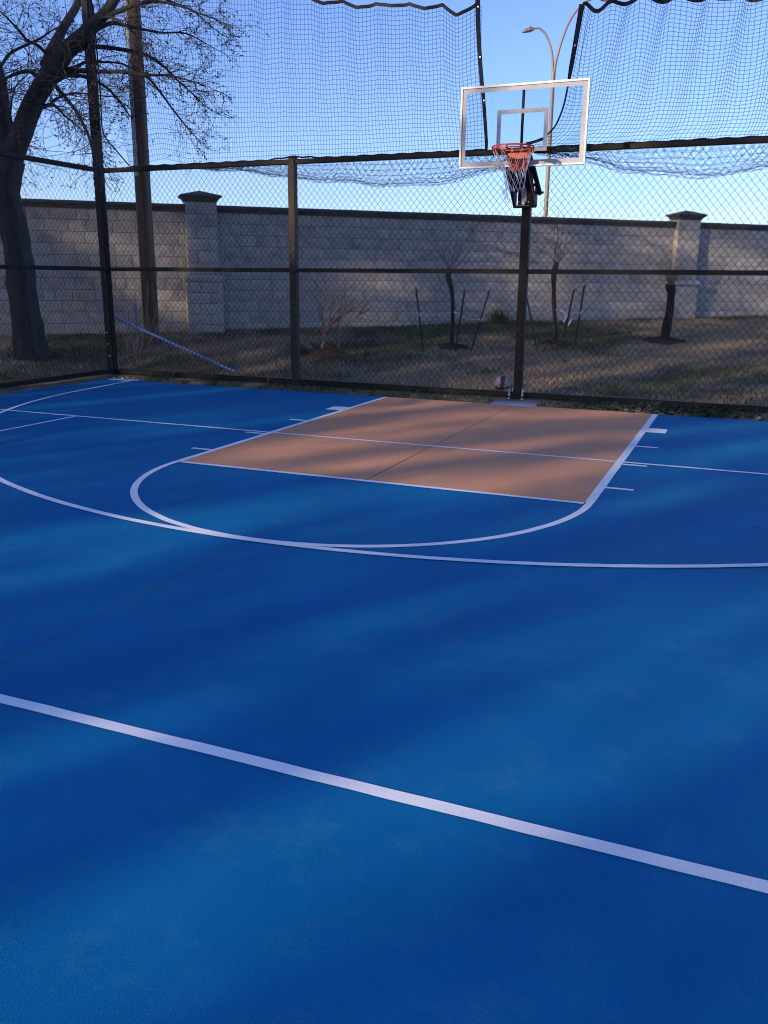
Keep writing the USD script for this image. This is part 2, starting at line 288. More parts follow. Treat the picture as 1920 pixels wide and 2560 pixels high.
def line(name, poly, z, label=None, split=True):
    poly = wob(poly, seed=len(_used)); obj(name, flat(poly, z), 'white_paint', court, label=label)
lw = .052
circ = Point(0, FTY).buffer(W, 128).difference(Point(0, FTY).buffer(W-.055, 128)).intersection(sbox(-5, -12, 5, FTY))
line('lane_line', sbox(W-.068, FTY, W, .637), .003, 'right lane line with block and hash marks')
line('lane_line', sbox(-W, FTY, -W+.062, .637), .003, 'left lane line with block and hash marks')
line('free_throw_line', sbox(-W+.062, FTY-.05, W-.068, FTY), .003)
line('free_throw_arc', circ, .003, 'half circle below the free throw line')
for s in (-1, 1):
    line('block_mark', sbox(min(s*W, s*(W+.205)), -.80, max(s*W, s*(W+.205)), -.505), .003)
    for y in (-1.70, -2.657, -3.64):
        line('hash_mark', sbox(min(s*W, s*(W+.215)), y-.026, max(s*W, s*(W+.215)), y+.026), .003)
a = Point(0, 0).buffer(R3+.0275, 256).difference(Point(0, 0).buffer(R3-.0275, 256))
arc = a.intersection(sbox(-9, -9, 11, -.95))
line('three_point_arc', arc, .0055)
sx = math.sqrt(R3**2-.95**2)
for s in (-1, 1): line('three_point_side', Polygon([(s*(sx+.0275), -.95), (s*(sx+.20), .60), (s*(sx+.15), .60), (s*(sx-.0275), -.95)]), .0055)
line('cross_line', sbox(-6.3, -2.585, 9, -2.54).difference(sbox(-W, -3, -W+.062, 0)).difference(sbox(W-.068, -3, W, 0)), .0042, 'thin line crossing the key parallel to the end of the court')
line('cross_line', sbox(-4.405, -14, -4.36, -2.585), .0042, 'thin line at the left running back from the crossing line')
line('near_line', sbox(-2.6, -8.236, 9, -8.181), 0.0026, 'wide white line across the foreground')
# flecks of grit and dry leaf bits lying on the paint
pp = []
for i in range(70):
    u, v = R.random(2); x, y = -3.5+u*7.5, -9.4+v*9.6; s = R.uniform(.0025, .006); z0 = .006; a_ = R.uniform(0, 6.28)
    q = np.array([[math.cos(a_+k*PI/2)*s*(1.6 if k % 2 else .7)+x, math.sin(a_+k*PI/2)*s*(1.6 if k % 2 else .7)+y, z0+(.002 if k == 1 else 0)] for k in range(4)]); pp.append((q, np.array([[0, 1, 2, 3]])))
obj('grit', cat(pp), 'dirt', label='specks of grit and dry leaf scattered on the blue court', kind='stuff')

pad = thing('footing', 'pale concrete footing with blue overspray under the hoop pole', kind='structure')
obj('pad', flat(Polygon([(-.30, .641), (-.315, 1.20), (-.20, 1.26), (.22, 1.27), (.19, .95), (.26, .90), (.30, .641)]), .012, .12), 'blue_concrete', pad)
pad2 = thing('footing', 'blue stained concrete footing at the fence corner', kind='structure')
obj('pad', flat(Polygon([(-7.15, .30), (-6.71, .30), (-6.66, .641), (-6.10, .641), (-6.02, .82), (-6.25, 1.02), (-6.5, 1.22), (-7.1, 1.28)]), .004, .12), 'blue_concrete', pad2)
# ---------------------------------------------------------------- block wall behind
def wpt(s, n, z): return np.array([WA[0]+s*WU[0]+n*WN[0], WA[1]+s*WU[1]+n*WN[1], z])
def wxf(v):
    """(along, out, up) to world."""
    v = np.asarray(v, float); return np.column_stack([WA[0]+v[:, 0]*WU[0]+v[:, 1]*WN[0], WA[1]+v[:, 0]*WU[1]+v[:, 1]*WN[1], v[:, 2]])
def block(s0, s1, z0, z1, n1, n0, rough=.006):
    """One split-faced block: an uneven front with eased edges and four sides. n1 is the face's distance out, n0 the back's."""
    na, nb = 5, 3; g = .0045; s = np.linspace(s0+g, s1-g, na); z = np.linspace(z0+g, z1-g, nb)
    S, Zz = np.meshgrid(s, z, indexing='ij'); N = np.full_like(S, n1)
    N[1:-1, 1:-1] += R.uniform(-.2, 1, N[1:-1, 1:-1].shape)*rough
    e = np.ones_like(N, bool); e[1:-1, 1:-1] = False; N[e] -= .007+R.uniform(0, .004, e.sum())
    s_in = S.copy(); V = np.stack([S, N, Zz], -1).reshape(-1, 3); ix = np.arange(na*nb).reshape(na, nb)
    F = np.stack([ix[:-1, :-1], ix[1:, :-1], ix[1:, 1:], ix[:-1, 1:]], -1).reshape(-1, 4)
    rim = np.concatenate([ix[:, 0], ix[-1, 1:], ix[-2::-1, -1], ix[0, -2:0:-1]]); B = V[rim].copy(); B[:, 1] = n0; k = len(V); m = len(rim); j = np.arange(m)
    F2 = np.stack([rim, k+j, k+(j+1) % m, rim[(j+1) % m]], 1)
    V, F = np.vstack([V, B]), np.vstack([F, F2])
    return wxf(V), F[:, ::-1]
FACES = ['block_face_a', 'block_face_b', 'block_face_c', 'block_face_d']
CH = .2040; TOPB = 2.775
P1S, P2S = (np.array([-7.02, 4.08])-WA) @ WU, (np.array([1.19, 11.19])-WA) @ WU
def course_blocks(s0, s1, z_base, top, seedoff=0):
    out, z1, c = [], top, 0
    while z1 > z_base-.1:
        z0 = z1-CH; s = s0-(R.uniform(.02, .40) if c % 2 == 0 else R.uniform(.15, .42)); row = []
        while s < s1:
            L = R.choice([.405, .405, .405, .405, .30, .20, .46]); a, b = max(s, s0), min(s+L, s1)
            if b-a > .07: row.append([a, b])
            elif b-a > 0 and row: row[-1][1] = b
            s += L
        out += [(a, b, z0, z1) for a, b in row]; z1 = z0; c += 1
    return out
def wall_section(s0, s1, label, vis):
    w = thing('block_wall', label, 'wall', wpt((s0+s1)/2, 0, 0), 'stretches of the block wall')
    zb = min(zwall(s0), zwall(s1)); bl = course_blocks(s0, s1, zb, TOPB)
    bl.sort(key=lambda b: -min(1, 1/(.1+abs((b[0]+b[1])/2-vis)))*(b[1]-b[0] > .1)*(b[3] > zwall(b[0])+.02))
    rest = []
    for i, (a, b, z0, z1) in enumerate(bl):
        mm = FACES[R.choice(4, p=[.35, .3, .2, .15])]
        m = block(a, b, z0, z1, 0.0, -.05)
        if i < 300: obj('block', m, mm, w)
        else: rest.append(m)
    if rest: obj('block', cat(rest), 'block_face_a', w, kind='stuff')
    c = bx(s0, s1, -.17, -.014, 0, TOPB); c.vertices = wxf(c.vertices); obj('core', c, 'mortar', w)
    prof = [(-.20, 2.775), (.022, 2.775), (.026, 2.79), (.030, 2.805), (.055, 2.83), (.062, 2.845), (.062, 2.872), (.050, 2.884), (-.06, 2.905), (-.22, 2.88)]
    n = int((s1-s0)/.8)+1; e = np.linspace(s0, s1, n+1)
    for i in range(n):                                               # coping stones butted end to end
        a, b = e[i]+.003, e[i+1]-.003; k = len(prof); dz = R.uniform(-.003, .003)
        V = np.array([(a, p[0], p[1]+dz) for p in prof]+[(b, p[0], p[1]+dz) for p in prof]); j = np.arange(k); F = np.stack([j, (j+1) % k, k+(j+1) % k, k+j], 1)
        F = np.vstack([F[:, [0, 1, 2]], F[:, [0, 2, 3]], [[0, i_+1, i_] for i_ in range(1, k-1)], [[k, k+i_, k+i_+1] for i_ in range(1, k-1)]])
        obj('coping_stone', (wxf(V), F), 'coping_stone', w)
PH = .30
wall_section(-14, P1S-PH+.03, 'left stretch of pale block wall behind the big leaning tree', P1S)
wall_section(P1S+PH-.03, P2S-PH+.03, 'long middle stretch of pale block wall between the two capped pillars', 7.5)
wall_section(P2S+PH-.03, P2S+12, 'right stretch of pale block wall beyond the right capped pillar', P2S)
def pillar(S, label):
    w = thing('wall_pillar', label, 'pillar', wpt(S, 0, 0), 'pillars of the block wall'); zb = zwall(S)
    def ring(z0, z1, h, n1, half):
        cutp = S+(R.uniform(-.02, .02)+(.10 if half else -.10))
        for a, b in ((S-h, cutp), (cutp, S+h)): obj('block', block(a, b, z0, z1, n1, n1-.05), FACES[R.integers(0, 2)], w)
        for sd in (-1, 1):                                           # the two returns
            V, F = block(0, n1+.24, z0, z1, h, h-.05); q = V-wpt(0, 0, 0); al = q[:, 0]*WU[0]+q[:, 1]*WU[1]; ou = q[:, 0]*WN[0]+q[:, 1]*WN[1]
            obj('block', (wxf(np.column_stack([S+sd*ou, n1-.052-al+.04*0, V[:, 2]])), F if sd < 0 else F[:, ::-1]), FACES[R.integers(0, 4)], w)
    z1, i = 2.94, 0
    while z1-.2 > 1.63:
        ring(z1-.2183, z1, .295, .14, i % 2); z1 -= .2183; i += 1
    zband = z1
    z1 = zband-.13; i = 0
    while z1 > zb-.1:
        ring(z1-.2, z1, .345, .19, i % 2); z1 -= .2; i += 1
    for nm, h, n1, a, b in (('core', .27, .10, zb-.1, 2.94),):
        c = bx(S-h, S+h, -.2, n1, a, b); c.vertices = wxf(c.vertices); obj(nm, c, 'mortar', w)
    def loft(nm, prof, mm, smooth=False):
        rings = [[(S-h, n, z), (S+h, n, z), (S+h, -n2, z), (S-h, -n2, z)] for h, n, n2, z in prof]; V = np.array(rings).reshape(-1, 3); F = []
        for k in range(len(prof)-1):
            for j in range(4): F.append([4*k+j, 4*k+(j+1) % 4, 4*k+4+(j+1) % 4, 4*k+4+j])
        F = np.array(F); F = np.vstack([F[:, [0, 1, 2]], F[:, [0, 2, 3]], [[0, 3, 2], [0, 2, 1]], [[len(V)-4, len(V)-3, len(V)-2], [len(V)-4, len(V)-2, len(V)-1]]])
        obj(nm, (wxf(V), F), mm, w)
    zc = zband
    loft('band_moulding', [(.345, .19, .15, zc-.13), (.365, .21, .15, zc-.12), (.385, .23, .15, zc-.105), (.385, .23, .15, zc-.06), (.36, .205, .15, zc-.04), (.31, .155, .15, zc-.004)], 'block_face_b')
    loft('cap_stone', [(.30, .145, .19, 2.94), (.305, .15, .195, 2.965), (.33, .175, .22, 2.985), (.335, .18, .225, 3.0), (.375, .22, .265, 3.022), (.385, .23, .275, 3.035), (.385, .23, .275, 3.052), (.37, .215, .26, 3.058), (.02, -.02, .06, 3.145)], 'coping_stone')
pillar(P1S, 'pale block pillar with flat capstone at the left, behind the tall wooden pole')
pillar(P2S, 'pale block pillar with flat capstone at the right, behind the thick pollarded trunk')

# ---------------------------------------------------------------- chain-link fences
DW, DH = .088, .1045
def link(o, u, n, L, z0, z1, cut=None, rad=.0024):
    """Woven wires over a length L from o along u; n is the side they bulge to."""
    o, u, n = (np.asarray(v, float) for v in (o, u, n)); A, B = [], []
    m = int(L/(DW/2)); K = int((z1-z0)/(DH/2))
    zz = z1-np.arange(K+1)*DH/2
    for i in range(m):
        tri = np.where((np.arange(K+1)+i) % 2 == 0, 0.0, 1.0); x = (i+tri*1.06-.03)*DW/2; dep = np.where(tri > 0, .0035, -.0035)
        x = x+.0035*np.sin(zz*3.1+i*.07); P = o+np.outer(x, u)+np.outer(dep, n); P[:, 2] = zz+.002*np.sin(i*.7)
        keep = np.ones(K, bool) if cut is None else ~(cut(x[:-1], zz[:-1]) | cut(x[1:], zz[1:]))
        A.append(P[:-1][keep]); B.append(P[1:][keep])
    return segs(np.vstack(A), np.vstack(B), rad, k=4)
bf = thing('chain_link_fence', 'black chain-link fence behind the hoop with three rails', 'fence', (-3.4, 1.1, 0), 'fences round the court')
FY = 1.10; RT, RM = 3.160, 1.69
hole = lambda x, z: ((x-6.78 > -.215) & (x-6.78 < .115) & (z > 2.44) & (z < 3.12)) | ((x-6.78 > .10) & (x-6.78 < .19) & (z > 2.62) & (z < 3.1))
obj('chain_link', link((-6.78, FY-.066, 0), (1, 0, 0), (0, 1, 0), 13.6, .055, RT+.035, hole), 'mesh_vinyl', bf, kind='stuff')
PX = [-3.455, 3.36, 6.8]
for x in PX: obj('post', bx(x-.052, x+.052, FY-.052, FY+.052, -.1, 3.21, .006), 'tan_steel', bf)
obj('corner_post', bx(-6.915, -6.795, FY-.06, FY+.06, -.1, 6.2, .007), 'dark_steel', bf, label='tall dark corner post rising out of the picture')
obj('drop_pipe', tube([(-6.765, FY-.03, .05), (-6.765, FY-.03, 6.2)], .018, 10), 'dark_steel', bf, smooth=40)
for z in (.14, .42, .62, .86, 1.45, 2.2, 2.75, 3.05):
    obj('clamp', cat([bx(-6.920, -6.79, FY-.066, FY+.066, z-.014, z+.014, .004), cyl((-6.755, FY-.07, z), (-6.755, FY-.045, z), .011, 8)]), 'dark_steel', bf)
for z, x in ((.10, -6.89), (.33, -6.84), (.52, -6.86), (.70, -6.87)):
    obj('bolt', cat([cyl((x, FY-.080, z), (x, FY-.06, z), .009, 8)]), 'galvanised', bf)
xs = [-6.795, -3.507, -.112, .0, 3.308, 3.412, 6.748]
spans = [(-6.795, -3.507), (-3.403, -.115), (-.005, 3.308), (3.412, 6.748)]
for a, b in spans:
    obj('top_rail', bx(a, b, FY-.033, FY+.033, RT-.033, RT+.033, .010), 'bronze_steel', bf)
    obj('mid_rail', bx(a, b, FY-.030, FY+.030, RM-.029, RM+.029, .006), 'bronze_steel', bf)
    obj('bottom_rail', bx(a, b, FY-.030, FY+.030, .045, .115, .006), 'dark_steel', bf)
for a, b in spans[:3]:
    for i in range(9):
        x = a+(b-a)*(i+.5)/9
        for z, h in ((RT, .038), (RM, .034), (.08, .04)): obj('tie_wire', tube([(x, FY-.074, z-h), (x+.004, FY-.072, z), (x, FY-.074, z+h), (x, FY+.036, z+h), (x, FY+.036, z-h)], .0022, 4), 'mesh_vinyl', bf)
obj('post_cap', bx(-3.515, -3.395, FY-.06, FY+.06, 3.2105, 3.222, .004), 'dark_steel', bf)
sf = thing('chain_link_fence', 'black chain-link fence along the left side of the court', 'fence', (-6.75, -3, 0), 'fences round the court')
SX = -6.80
obj('chain_link', link((SX+.066, FY-.07, 0), (0, -1, 0), (1, 0, 0), 8.0, .055, RT+.035), 'mesh_vinyl', sf, kind='stuff')
for a, b in ((FY-.06, -2.45), (-2.55, -6.0), (-6.1, -9.6)):
    obj('top_rail', bx(SX-.033, SX+.033, b, a, RT-.033, RT+.033, .010), 'bronze_steel', sf)
    obj('mid_rail', bx(SX-.030, SX+.030, b, a, RM-.029, RM+.029, .006), 'dark_steel', sf)
    obj('bottom_rail', bx(SX-.030, SX+.030, b, a, .06, .125, .006), 'dark_steel', sf)
for y in (-2.5, -6.05): obj('post', bx(SX-.05, SX+.05, y-.05, y+.05, -.1, 3.21, .006), 'bronze_steel', sf)

# ---------------------------------------------------------------- overhead netting
def cable_z(x): return 5.101-.0945*(x+2.293)+.085*np.maximum(0, -2.35-np.asarray(x, float))
cab = thing('steel_cable', 'thin steel cable the netting hangs from, along the top edge', 'cable', (-3, 1.2, 5))
obj('wire', tube([(x, 1.2, cable_z(x)+.012) for x in np.linspace(-6.86, 9, 12)], .005, 5), 'dark_steel', cab)
def grid_net(P, r, jitter=.0):
    """P: (columns, rows, 3); twine along both ways."""
    if jitter: P = P+(R.random(P.shape)-.5)*2*jitter
    A = np.concatenate([P[:, :-1].reshape(-1, 3), P[:-1].reshape(-1, 3)]); B = np.concatenate([P[:, 1:].reshape(-1, 3), P[1:].reshape(-1, 3)])
    return segs(A, B, r, k=3)
def ribbon(P, w, t, side):
    """A flat band w wide, t thick along P; side: direction of its width."""
    P = np.asarray(P, float); side = np.asarray(side, float); w = np.broadcast_to(w, (len(P),))[:, None]
    tan = np.gradient(P, axis=0); tan /= np.linalg.norm(tan, axis=1, keepdims=True); s = side-(tan@side)[:, None]*tan; s /= np.maximum(np.linalg.norm(s, axis=1, keepdims=True), 1e-6); nn = np.cross(tan, s)
    V = np.stack([P-s*w/2-nn*t/2, P+s*w/2-nn*t/2, P+s*w/2+nn*t/2, P-s*w/2+nn*t/2], 1).reshape(-1, 3); k = len(P); F = []
    i = np.arange(k-1)[:, None]*4; j = np.arange(4)[None]; F = np.stack([i+j, i+(j+1) % 4, i+4+(j+1) % 4, i+4+j], -1).reshape(-1, 4)
    return V, np.vstack([F, [[0, 3, 2, 1], [4*k-4, 4*k-3, 4*k-2, 4*k-1]]])
TW = .0025
nl = thing('safety_net', 'black square-mesh safety net hanging left of the hoop', 'net', (-3.8, 1.2, 4), 'safety nets over the fence')
pk = .4635
def hem_left(x):
    f = ((-.869-x)/pk) % 1.0; k = np.floor((-.869-x)/pk); sag = np.where(k == 0, .150, np.where(k == 1, .075, .062+.02*np.sin(k*2.3)))
    tri = 1-np.abs(f-.5+.06*np.sin(k))*2
    return cable_z(x)-sag*np.clip(tri*1.06, 0, 1)**.85-.025
xt = np.linspace(-6.80, -.80, 131); nr = 34
u = (xt+6.80)/6.0; t = np.linspace(0, 1, nr)
zt = hem_left(xt)-.012; xb = xt+.15*u**3+.46*np.exp(-(xt+6.8)/.75); zb_ = 3.205+.10*np.exp(-((xt+5.9)/.45)**2)
Xn = xt[:, None]+(xb-xt)[:, None]*(t**1.5)[None]+.014*np.sin(9*t[None]+u[:, None]*40)*t[None]
Zn = zt[:, None]+(zb_-zt)[:, None]*t[None]
Yn = 1.2+.045*np.cos(2*PI*(xt+.869)/pk)[:, None]*(1-.8*t[None])+.03*np.sin(u*11)[:, None]*t[None]
obj('mesh', grid_net(np.stack([Xn, Yn, Zn], -1), TW, .003), 'net_twine', nl, kind='stuff')
xh = np.unique(np.concatenate([np.linspace(-6.8, -.869, 240), -.869-pk*np.arange(13)]))
obj('top_hem', ribbon([(x, 1.2+.045*math.cos(2*PI*(x+.869)/pk), hem_left(x)) for x in xh], .042, .006, (0, 0, 1)), 'webbing', nl)
EL = smoothline([(-.845, 1.2, 4.985), (-.815, 1.2, 4.55), (-.765, 1.2, 4.115), (-.722, 1.2, 3.82), (-.665, 1.2, 3.34), (-.66, 1.2, 3.19)], 24)
obj('edge_webbing', ribbon(EL, np.linspace(.062, .038, 24), .006, (1, .3, 0)), 'webbing', nl)
for i in (1, 7, 14): obj('grommet', cyl(EL[i]+np.array([.004, -.008, 0]), EL[i]+np.array([.004, -.004, 0]), .010, 10), 'galvanised', nl)
obj('edge_rope', tube(smoothline([(-6.80, 1.17, 5.5), (-6.80, 1.2, 4.29), (-6.81, 1.2, 3.99), (-6.79, 1.2, 3.70), (-6.57, 1.2, 3.455), (-6.34, 1.2, 3.225)], 26), .011, 6), 'webbing', nl)
def bag(px, pz, x0, x1, step, layers, seed):
    xs_ = np.arange(x0, x1, step); low = np.interp(xs_, px, pz); P = []
    out = []
    for (ya, yb, back) in layers:
        n = 8; tt = np.linspace(0, 1, n)
        lo = low+(.03 if back else 0)+.012*np.sin(xs_*7+seed)
        Zb = (RT+.03)+(lo-(RT+.03))[:, None]*np.sin(tt*PI/2)[None]**(.9)
        Yb = ya+(yb-ya)*tt[None]**1.4+0*Zb; Xb = xs_[:, None]+(.05 if back else -.03)*np.sin(tt*5+seed)[None]*1.0+.025*np.where(np.arange(len(xs_)) % 2, 1, -1)[:, None]*np.where(np.arange(n) % 2, 1, -1)[None]
        out.append(grid_net(np.stack([Xb, Yb, Zb], -1), .0021, .012))
    return cat(out)
obj('sagging_bag', bag([-6.1, -5.4, -4.1, -3.5, -2.8, -2.35, -1.8, -1.37, -1.05, -.73, -.47, -.15], [3.185, 3.165, 3.05, 2.94, 2.885, 2.83, 2.80, 2.81, 2.85, 2.915, 2.98, 3.12], -5.7, -.15, .052, ((1.16, 1.25, False), (1.34, 1.25, True)), 1), 'net_twine', nl, kind='stuff')
obj('bottom_hem', tube([(x, 1.165+.012*math.sin(x*9), RT+.046+(.035*max(0, 1-abs(x+3.455)/.45))+.006*math.sin(x*23)) for x in np.linspace(-6.3, -.66, 90)], .012, 5), 'webbing', nl)
nr_ = thing('safety_net', 'black pleated safety net hanging right of the hoop', 'net', (2, 1.2, 4), 'safety nets over the fence')
ER = np.array([(4.86, .475), (4.31, .409), (3.98, .364), (3.74, .332), (3.515, .26), (3.376, .171), (3.309, .077), (3.25, -.02), (3.19, -.05)])
nc, nr2 = 112, 36; uc = np.linspace(0, 1, nc); tt = np.linspace(0, 1, nr2)
topz = lambda x: cable_z(x)-.03-.10*np.abs(np.sin(PI*(x-.50)/.33))**1.3*(x < .83)+.07*np.clip((x-.83)/.2, 0, 1)-.06*np.abs(np.sin(PI*(x-.83)/.36))*(x >= .83)
xtop = .475+uc*4.6
z_row = topz(xtop)[:, None]*(1-tt)[None]+3.2*tt[None]
edge_x = np.interp(-z_row[0], -ER[:, 0], ER[:, 1]); xbot = xtop
blend = np.exp(-uc*3.2)[:, None]
Xr = xtop[:, None]+(edge_x-.475)[None]*blend
ph = 2*PI*(xtop/.44)[:, None]+1.1*tt[None]*np.exp(-uc*1.5)[:, None]*3
Yr = 1.2+.10*np.sin(ph)*(1-.75*tt[None])*(uc > .02)[:, None]
Xr = Xr+.045*np.cos(ph)*(1-.6*tt[None])*(uc > .02)[:, None]
Zr = z_row+.022*np.sin(ph+.6)*np.sin(PI*np.clip(tt, 0, .92)/.92)[None]
Pr = np.stack([Xr, Yr, Zr], -1)
obj('mesh', grid_net(Pr, TW, .003), 'net_twine', nr_, kind='stuff')
ERl = smoothline(Pr[0][::3], 40)
obj('edge_webbing', ribbon(ERl, np.interp(np.arange(40), [0, 18, 24, 39], [.066, .055, .024, .02]), .006, (1, .3, 0)), 'webbing', nr_)
for i in (12,): obj('grommet', cyl(ERl[i]+np.array([0, -.010, 0]), ERl[i]+np.array([0, -.005, 0]), .010, 10), 'galvanised', nr_)
obj('tie_strap', ribbon(smoothline([(.10, 1.17, 3.31), (-.02, 1.10, 3.262), (-.10, 1.03, 3.235)], 8), .035, .005, (0, 0, 1)), 'webbing', nr_)
xh = np.linspace(.475, 5.0, 160)
obj('top_hem', ribbon([(x, 1.2+.10*math.sin(2*PI*x/.44)*.7, float(topz(np.array(x)))+.01) for x in xh], .045, .006, (0, 0, 1)), 'webbing', nr_)
obj('sagging_bag', bag([0., .19, .64, 1.06, 1.53, 1.97, 2.4, 2.75, 3.2, 3.6, 4.4], [3.14, 3.122, 3.014, 2.90, 2.83, 2.793, 2.81, 2.874, 2.98, 3.1, 3.14], .05, 4.3, .055, ((1.16, 1.25, False), (1.36, 1.25, True)), 3), 'net_twine', nr_, kind='stuff')
obj('bottom_hem', tube([(x, 1.165+.012*math.sin(x*9), RT+.046+.006*math.sin(x*23)) for x in np.linspace(-.02, 5, 80)], .012, 5), 'webbing', nr_)
# ---------------------------------------------------------------- the hoop
HX = .008
hp = thing('basketball_hoop', 'basketball hoop with clear backboard, orange rim and square steel pole', 'basketball hoop', (-.06, FY, 0))
PXh = -.06
obj('pole', bx(PXh-.054, PXh+.054, FY-.054, FY+.054, .075, 3.02, .007), 'bronze_steel', hp)
obj('base_plate', bx(-.175, .055, FY-.14, FY+.12, .052, .075, .004), 'dark_steel', hp)
for sx in (-.150, .030):
    for sy in (-.11, .09):
        b = obj('anchor_bolt', cyl((sx, FY+sy, .0), (sx, FY+sy, .168), .010, 10), 'galvanised', hp, smooth=40)
        for z in (.030, .076): obj('nut', tube([(sx, FY+sy, z), (sx, FY+sy, z+.02)], .019, 6), 'galvanised', b)
BY = .381                                                              # face of the glass
x0, x1, z0, z1 = HX-.765, HX+.765, 2.890, 3.805
obj('glass', bx(x0+.012, x1-.012, BY, BY+.012, z0+.012, z1-.012), 'glass', hp)
fr = .022
fp = BY-.014
for i_, (a_, b_) in enumerate((((x0+.021, z0+.021), (x1-.021, z0+.021)), ((x1-.021, z0+.021), (x1-.021, z1-.021)), ((x1-.021, z1-.021), (x0+.021, z1-.021)), ((x0+.021, z1-.021), (x0+.021, z0+.021)))): obj('gasket', beam((a_[0], BY-.003, a_[1]), (b_[0], BY-.003, b_[1]), .007, .007), 'black_steel', hp)
def mitre(nm, a, b, mtr, w, y0_, y1_, inward, parent=hp):
    """A frame bar from corner a to corner b (x,z), w wide towards inward, with mitred ends."""
    a, b, inw = np.array(a, float), np.array(b, float), np.array(inward, float); t_ = (b-a)/np.linalg.norm(b-a)
    q = [a, b, b-t_*w+inw*w, a+t_*w+inw*w]; V = [(p[0], y0_, p[1]) for p in q]+[(p[0], y1_, p[1]) for p in q]
    obj(nm, trimesh.convex.convex_hull(np.array(V)), mtr, parent)
C = [(x0, z0), (x1, z0), (x1, z1), (x0, z1)]; IN = [(0, 1), (-1, 0), (0, -1), (1, 0)]
for i in range(4):
    mitre('frame', C[i], C[(i+1) % 4], 'aluminium', fr, fp, BY+.04, IN[i])
e = .0255; Cb = [(x0+e, z0+e), (x1-e, z0+e), (x1-e, z1-e), (x0+e, z1-e)]
for i in range(4): mitre('border_stripe', Cb[i], Cb[(i+1) % 4], 'white_enamel', .047, BY-.0025, BY-.0008, IN[i])
tz0, tz1, tw = 3.056, 3.528, .3075
Ct = [(HX-tw, tz0), (HX+tw, tz0), (HX+tw, tz1), (HX-tw, tz1)]
for i in range(4): mitre('target_square', Ct[i], Ct[(i+1) % 4], 'white_enamel', .049, BY-.0025, BY-.0008, IN[i])
obj('centre_strut', bx(HX-.022, HX+.008, BY+.02, BY+.045, 3.02, z1-.03, .003), 'black_steel', hp)
RZ = 3.058
rim = trimesh.creation.torus(.2286+.009, .0095, major_sections=64, minor_sections=12); rim.apply_translation((HX, 0, RZ))
obj('rim', rim, 'rim_orange', hp, smooth=True)
low = trimesh.creation.torus(.2375, .007, major_sections=64, minor_sections=10); low.apply_translation((HX, 0, RZ-.026)); obj('lower_ring', low, 'rim_orange', hp, smooth=True)
ar = np.linspace(math.radians(8), math.radians(172), 33); obj('rim_skirt', ribbon([(HX+.243*math.cos(t_), .243*math.sin(t_), RZ-.028) for t_ in ar], .056, .004, (0, 0, 1)), 'rim_orange_dark', hp, smooth=40)
# the bracket behind the ring: top plate, box and tapering face
obj('rim_bracket', cat([bx(HX-.135, HX+.125, .155, BY-.016, RZ-.018, RZ-.006, .003), trimesh.convex.convex_hull(np.array([(HX+a_, y_, z_) for a_, z_ in ((-.13, RZ-.02), (.13, RZ-.02), (.125, RZ-.10), (-.125, RZ-.10)) for y_ in (.21, BY-.016)]))]), 'rim_orange', hp)
obj('rim_gusset', trimesh.convex.convex_hull(np.array([(HX+a_, y_, z_) for a_, z_, y_ in ((-.122, RZ-.101, .25), (.122, RZ-.101, .25), (.122, RZ-.101, BY-.016), (-.122, RZ-.101, BY-.016), (.085, RZ-.225, BY-.05), (-.10, RZ-.225, BY-.05), (.085, RZ-.225, BY-.016), (-.10, RZ-.225, BY-.016))])), 'rim_orange_dark', hp)
obj('breakaway_housing', cat([bx(HX-.128, HX+.118, .20, BY-.02, RZ-.004, RZ+.022, .006), cyl((HX-.128, .25, RZ), (HX-.150, .25, RZ), .020, 12)]), 'black_steel', hp)
for s in (-1, 1): obj('rim_arm', tube([(HX+s*.12, .20, RZ-.03), (HX+s*.175, .135, RZ-.028), (HX+s*.215, .06, RZ-.012)], .008, 8), 'rim_orange', hp, smooth=True)
ph = np.linspace(0, 2*PI, 13)[:12]+.2
for a_ in ph: obj('net_hook', tube([(HX+.236*math.cos(a_), .236*math.sin(a_), RZ-.006), (HX+.240*math.cos(a_), .240*math.sin(a_), RZ-.026), (HX+.228*math.cos(a_), .228*math.sin(a_), RZ-.028)], .0035, 5), 'rim_orange', hp)
# net: twelve loops, diamonds below, caught up on its left side
A, B = [], []
rows = [(RZ-.026, .232), (RZ-.19, .165), (RZ-.27, .135), (RZ-.345, .115), (RZ-.415, .108), (RZ-.48, .105)]
def npt(k, j):
    z, r = rows[j]; a_ = .2+(k+.5*(j % 2))*2*PI/12; q = np.array([r*math.cos(a_), r*math.sin(a_), z])
    left = max(0, -q[0]/.2)
    q[0] += .055*(j > 0)*(j/5)**.7; rr = np.random.default_rng(k*7+j); q += rr.normal(0, .008*(j > 0), 3)
    if j > 1: q[2] -= .02*left; 
    return q+np.array([HX, 0, 0])
for j in range(5):
    for k in range(12):
        for dk in ((0, -1) if j % 2 == 0 else (0, 1)):
            a_, b_ = npt(k, j), npt((k+dk) % 12, j+1); mid = (a_+b_)/2+np.array([0, 0, -.006]); A += [a_, mid]; B += [mid, b_]
rr = np.random.default_rng(5)
for k in range(46):                                                    # the tangle
    c = np.array([HX-.115, -.03, RZ-.205]); p_ = c+rr.normal(0, 1, 3)*np.array([.055, .06, .028]); q_ = p_+rr.normal(0, 1, 3)*np.array([.05, .05, .035]); A.append(p_); B.append(q_)
for k in range(5):
    p_ = np.array([HX-.10+.012*k, -.05+.02*k, RZ-.42-.015*k]); A.append(p_); B.append(p_+np.array([.02, 0, -.10-.03*(k % 3)]))
obj('net', segs(np.array(A), np.array(B), .0028, k=5), 'cord', hp)
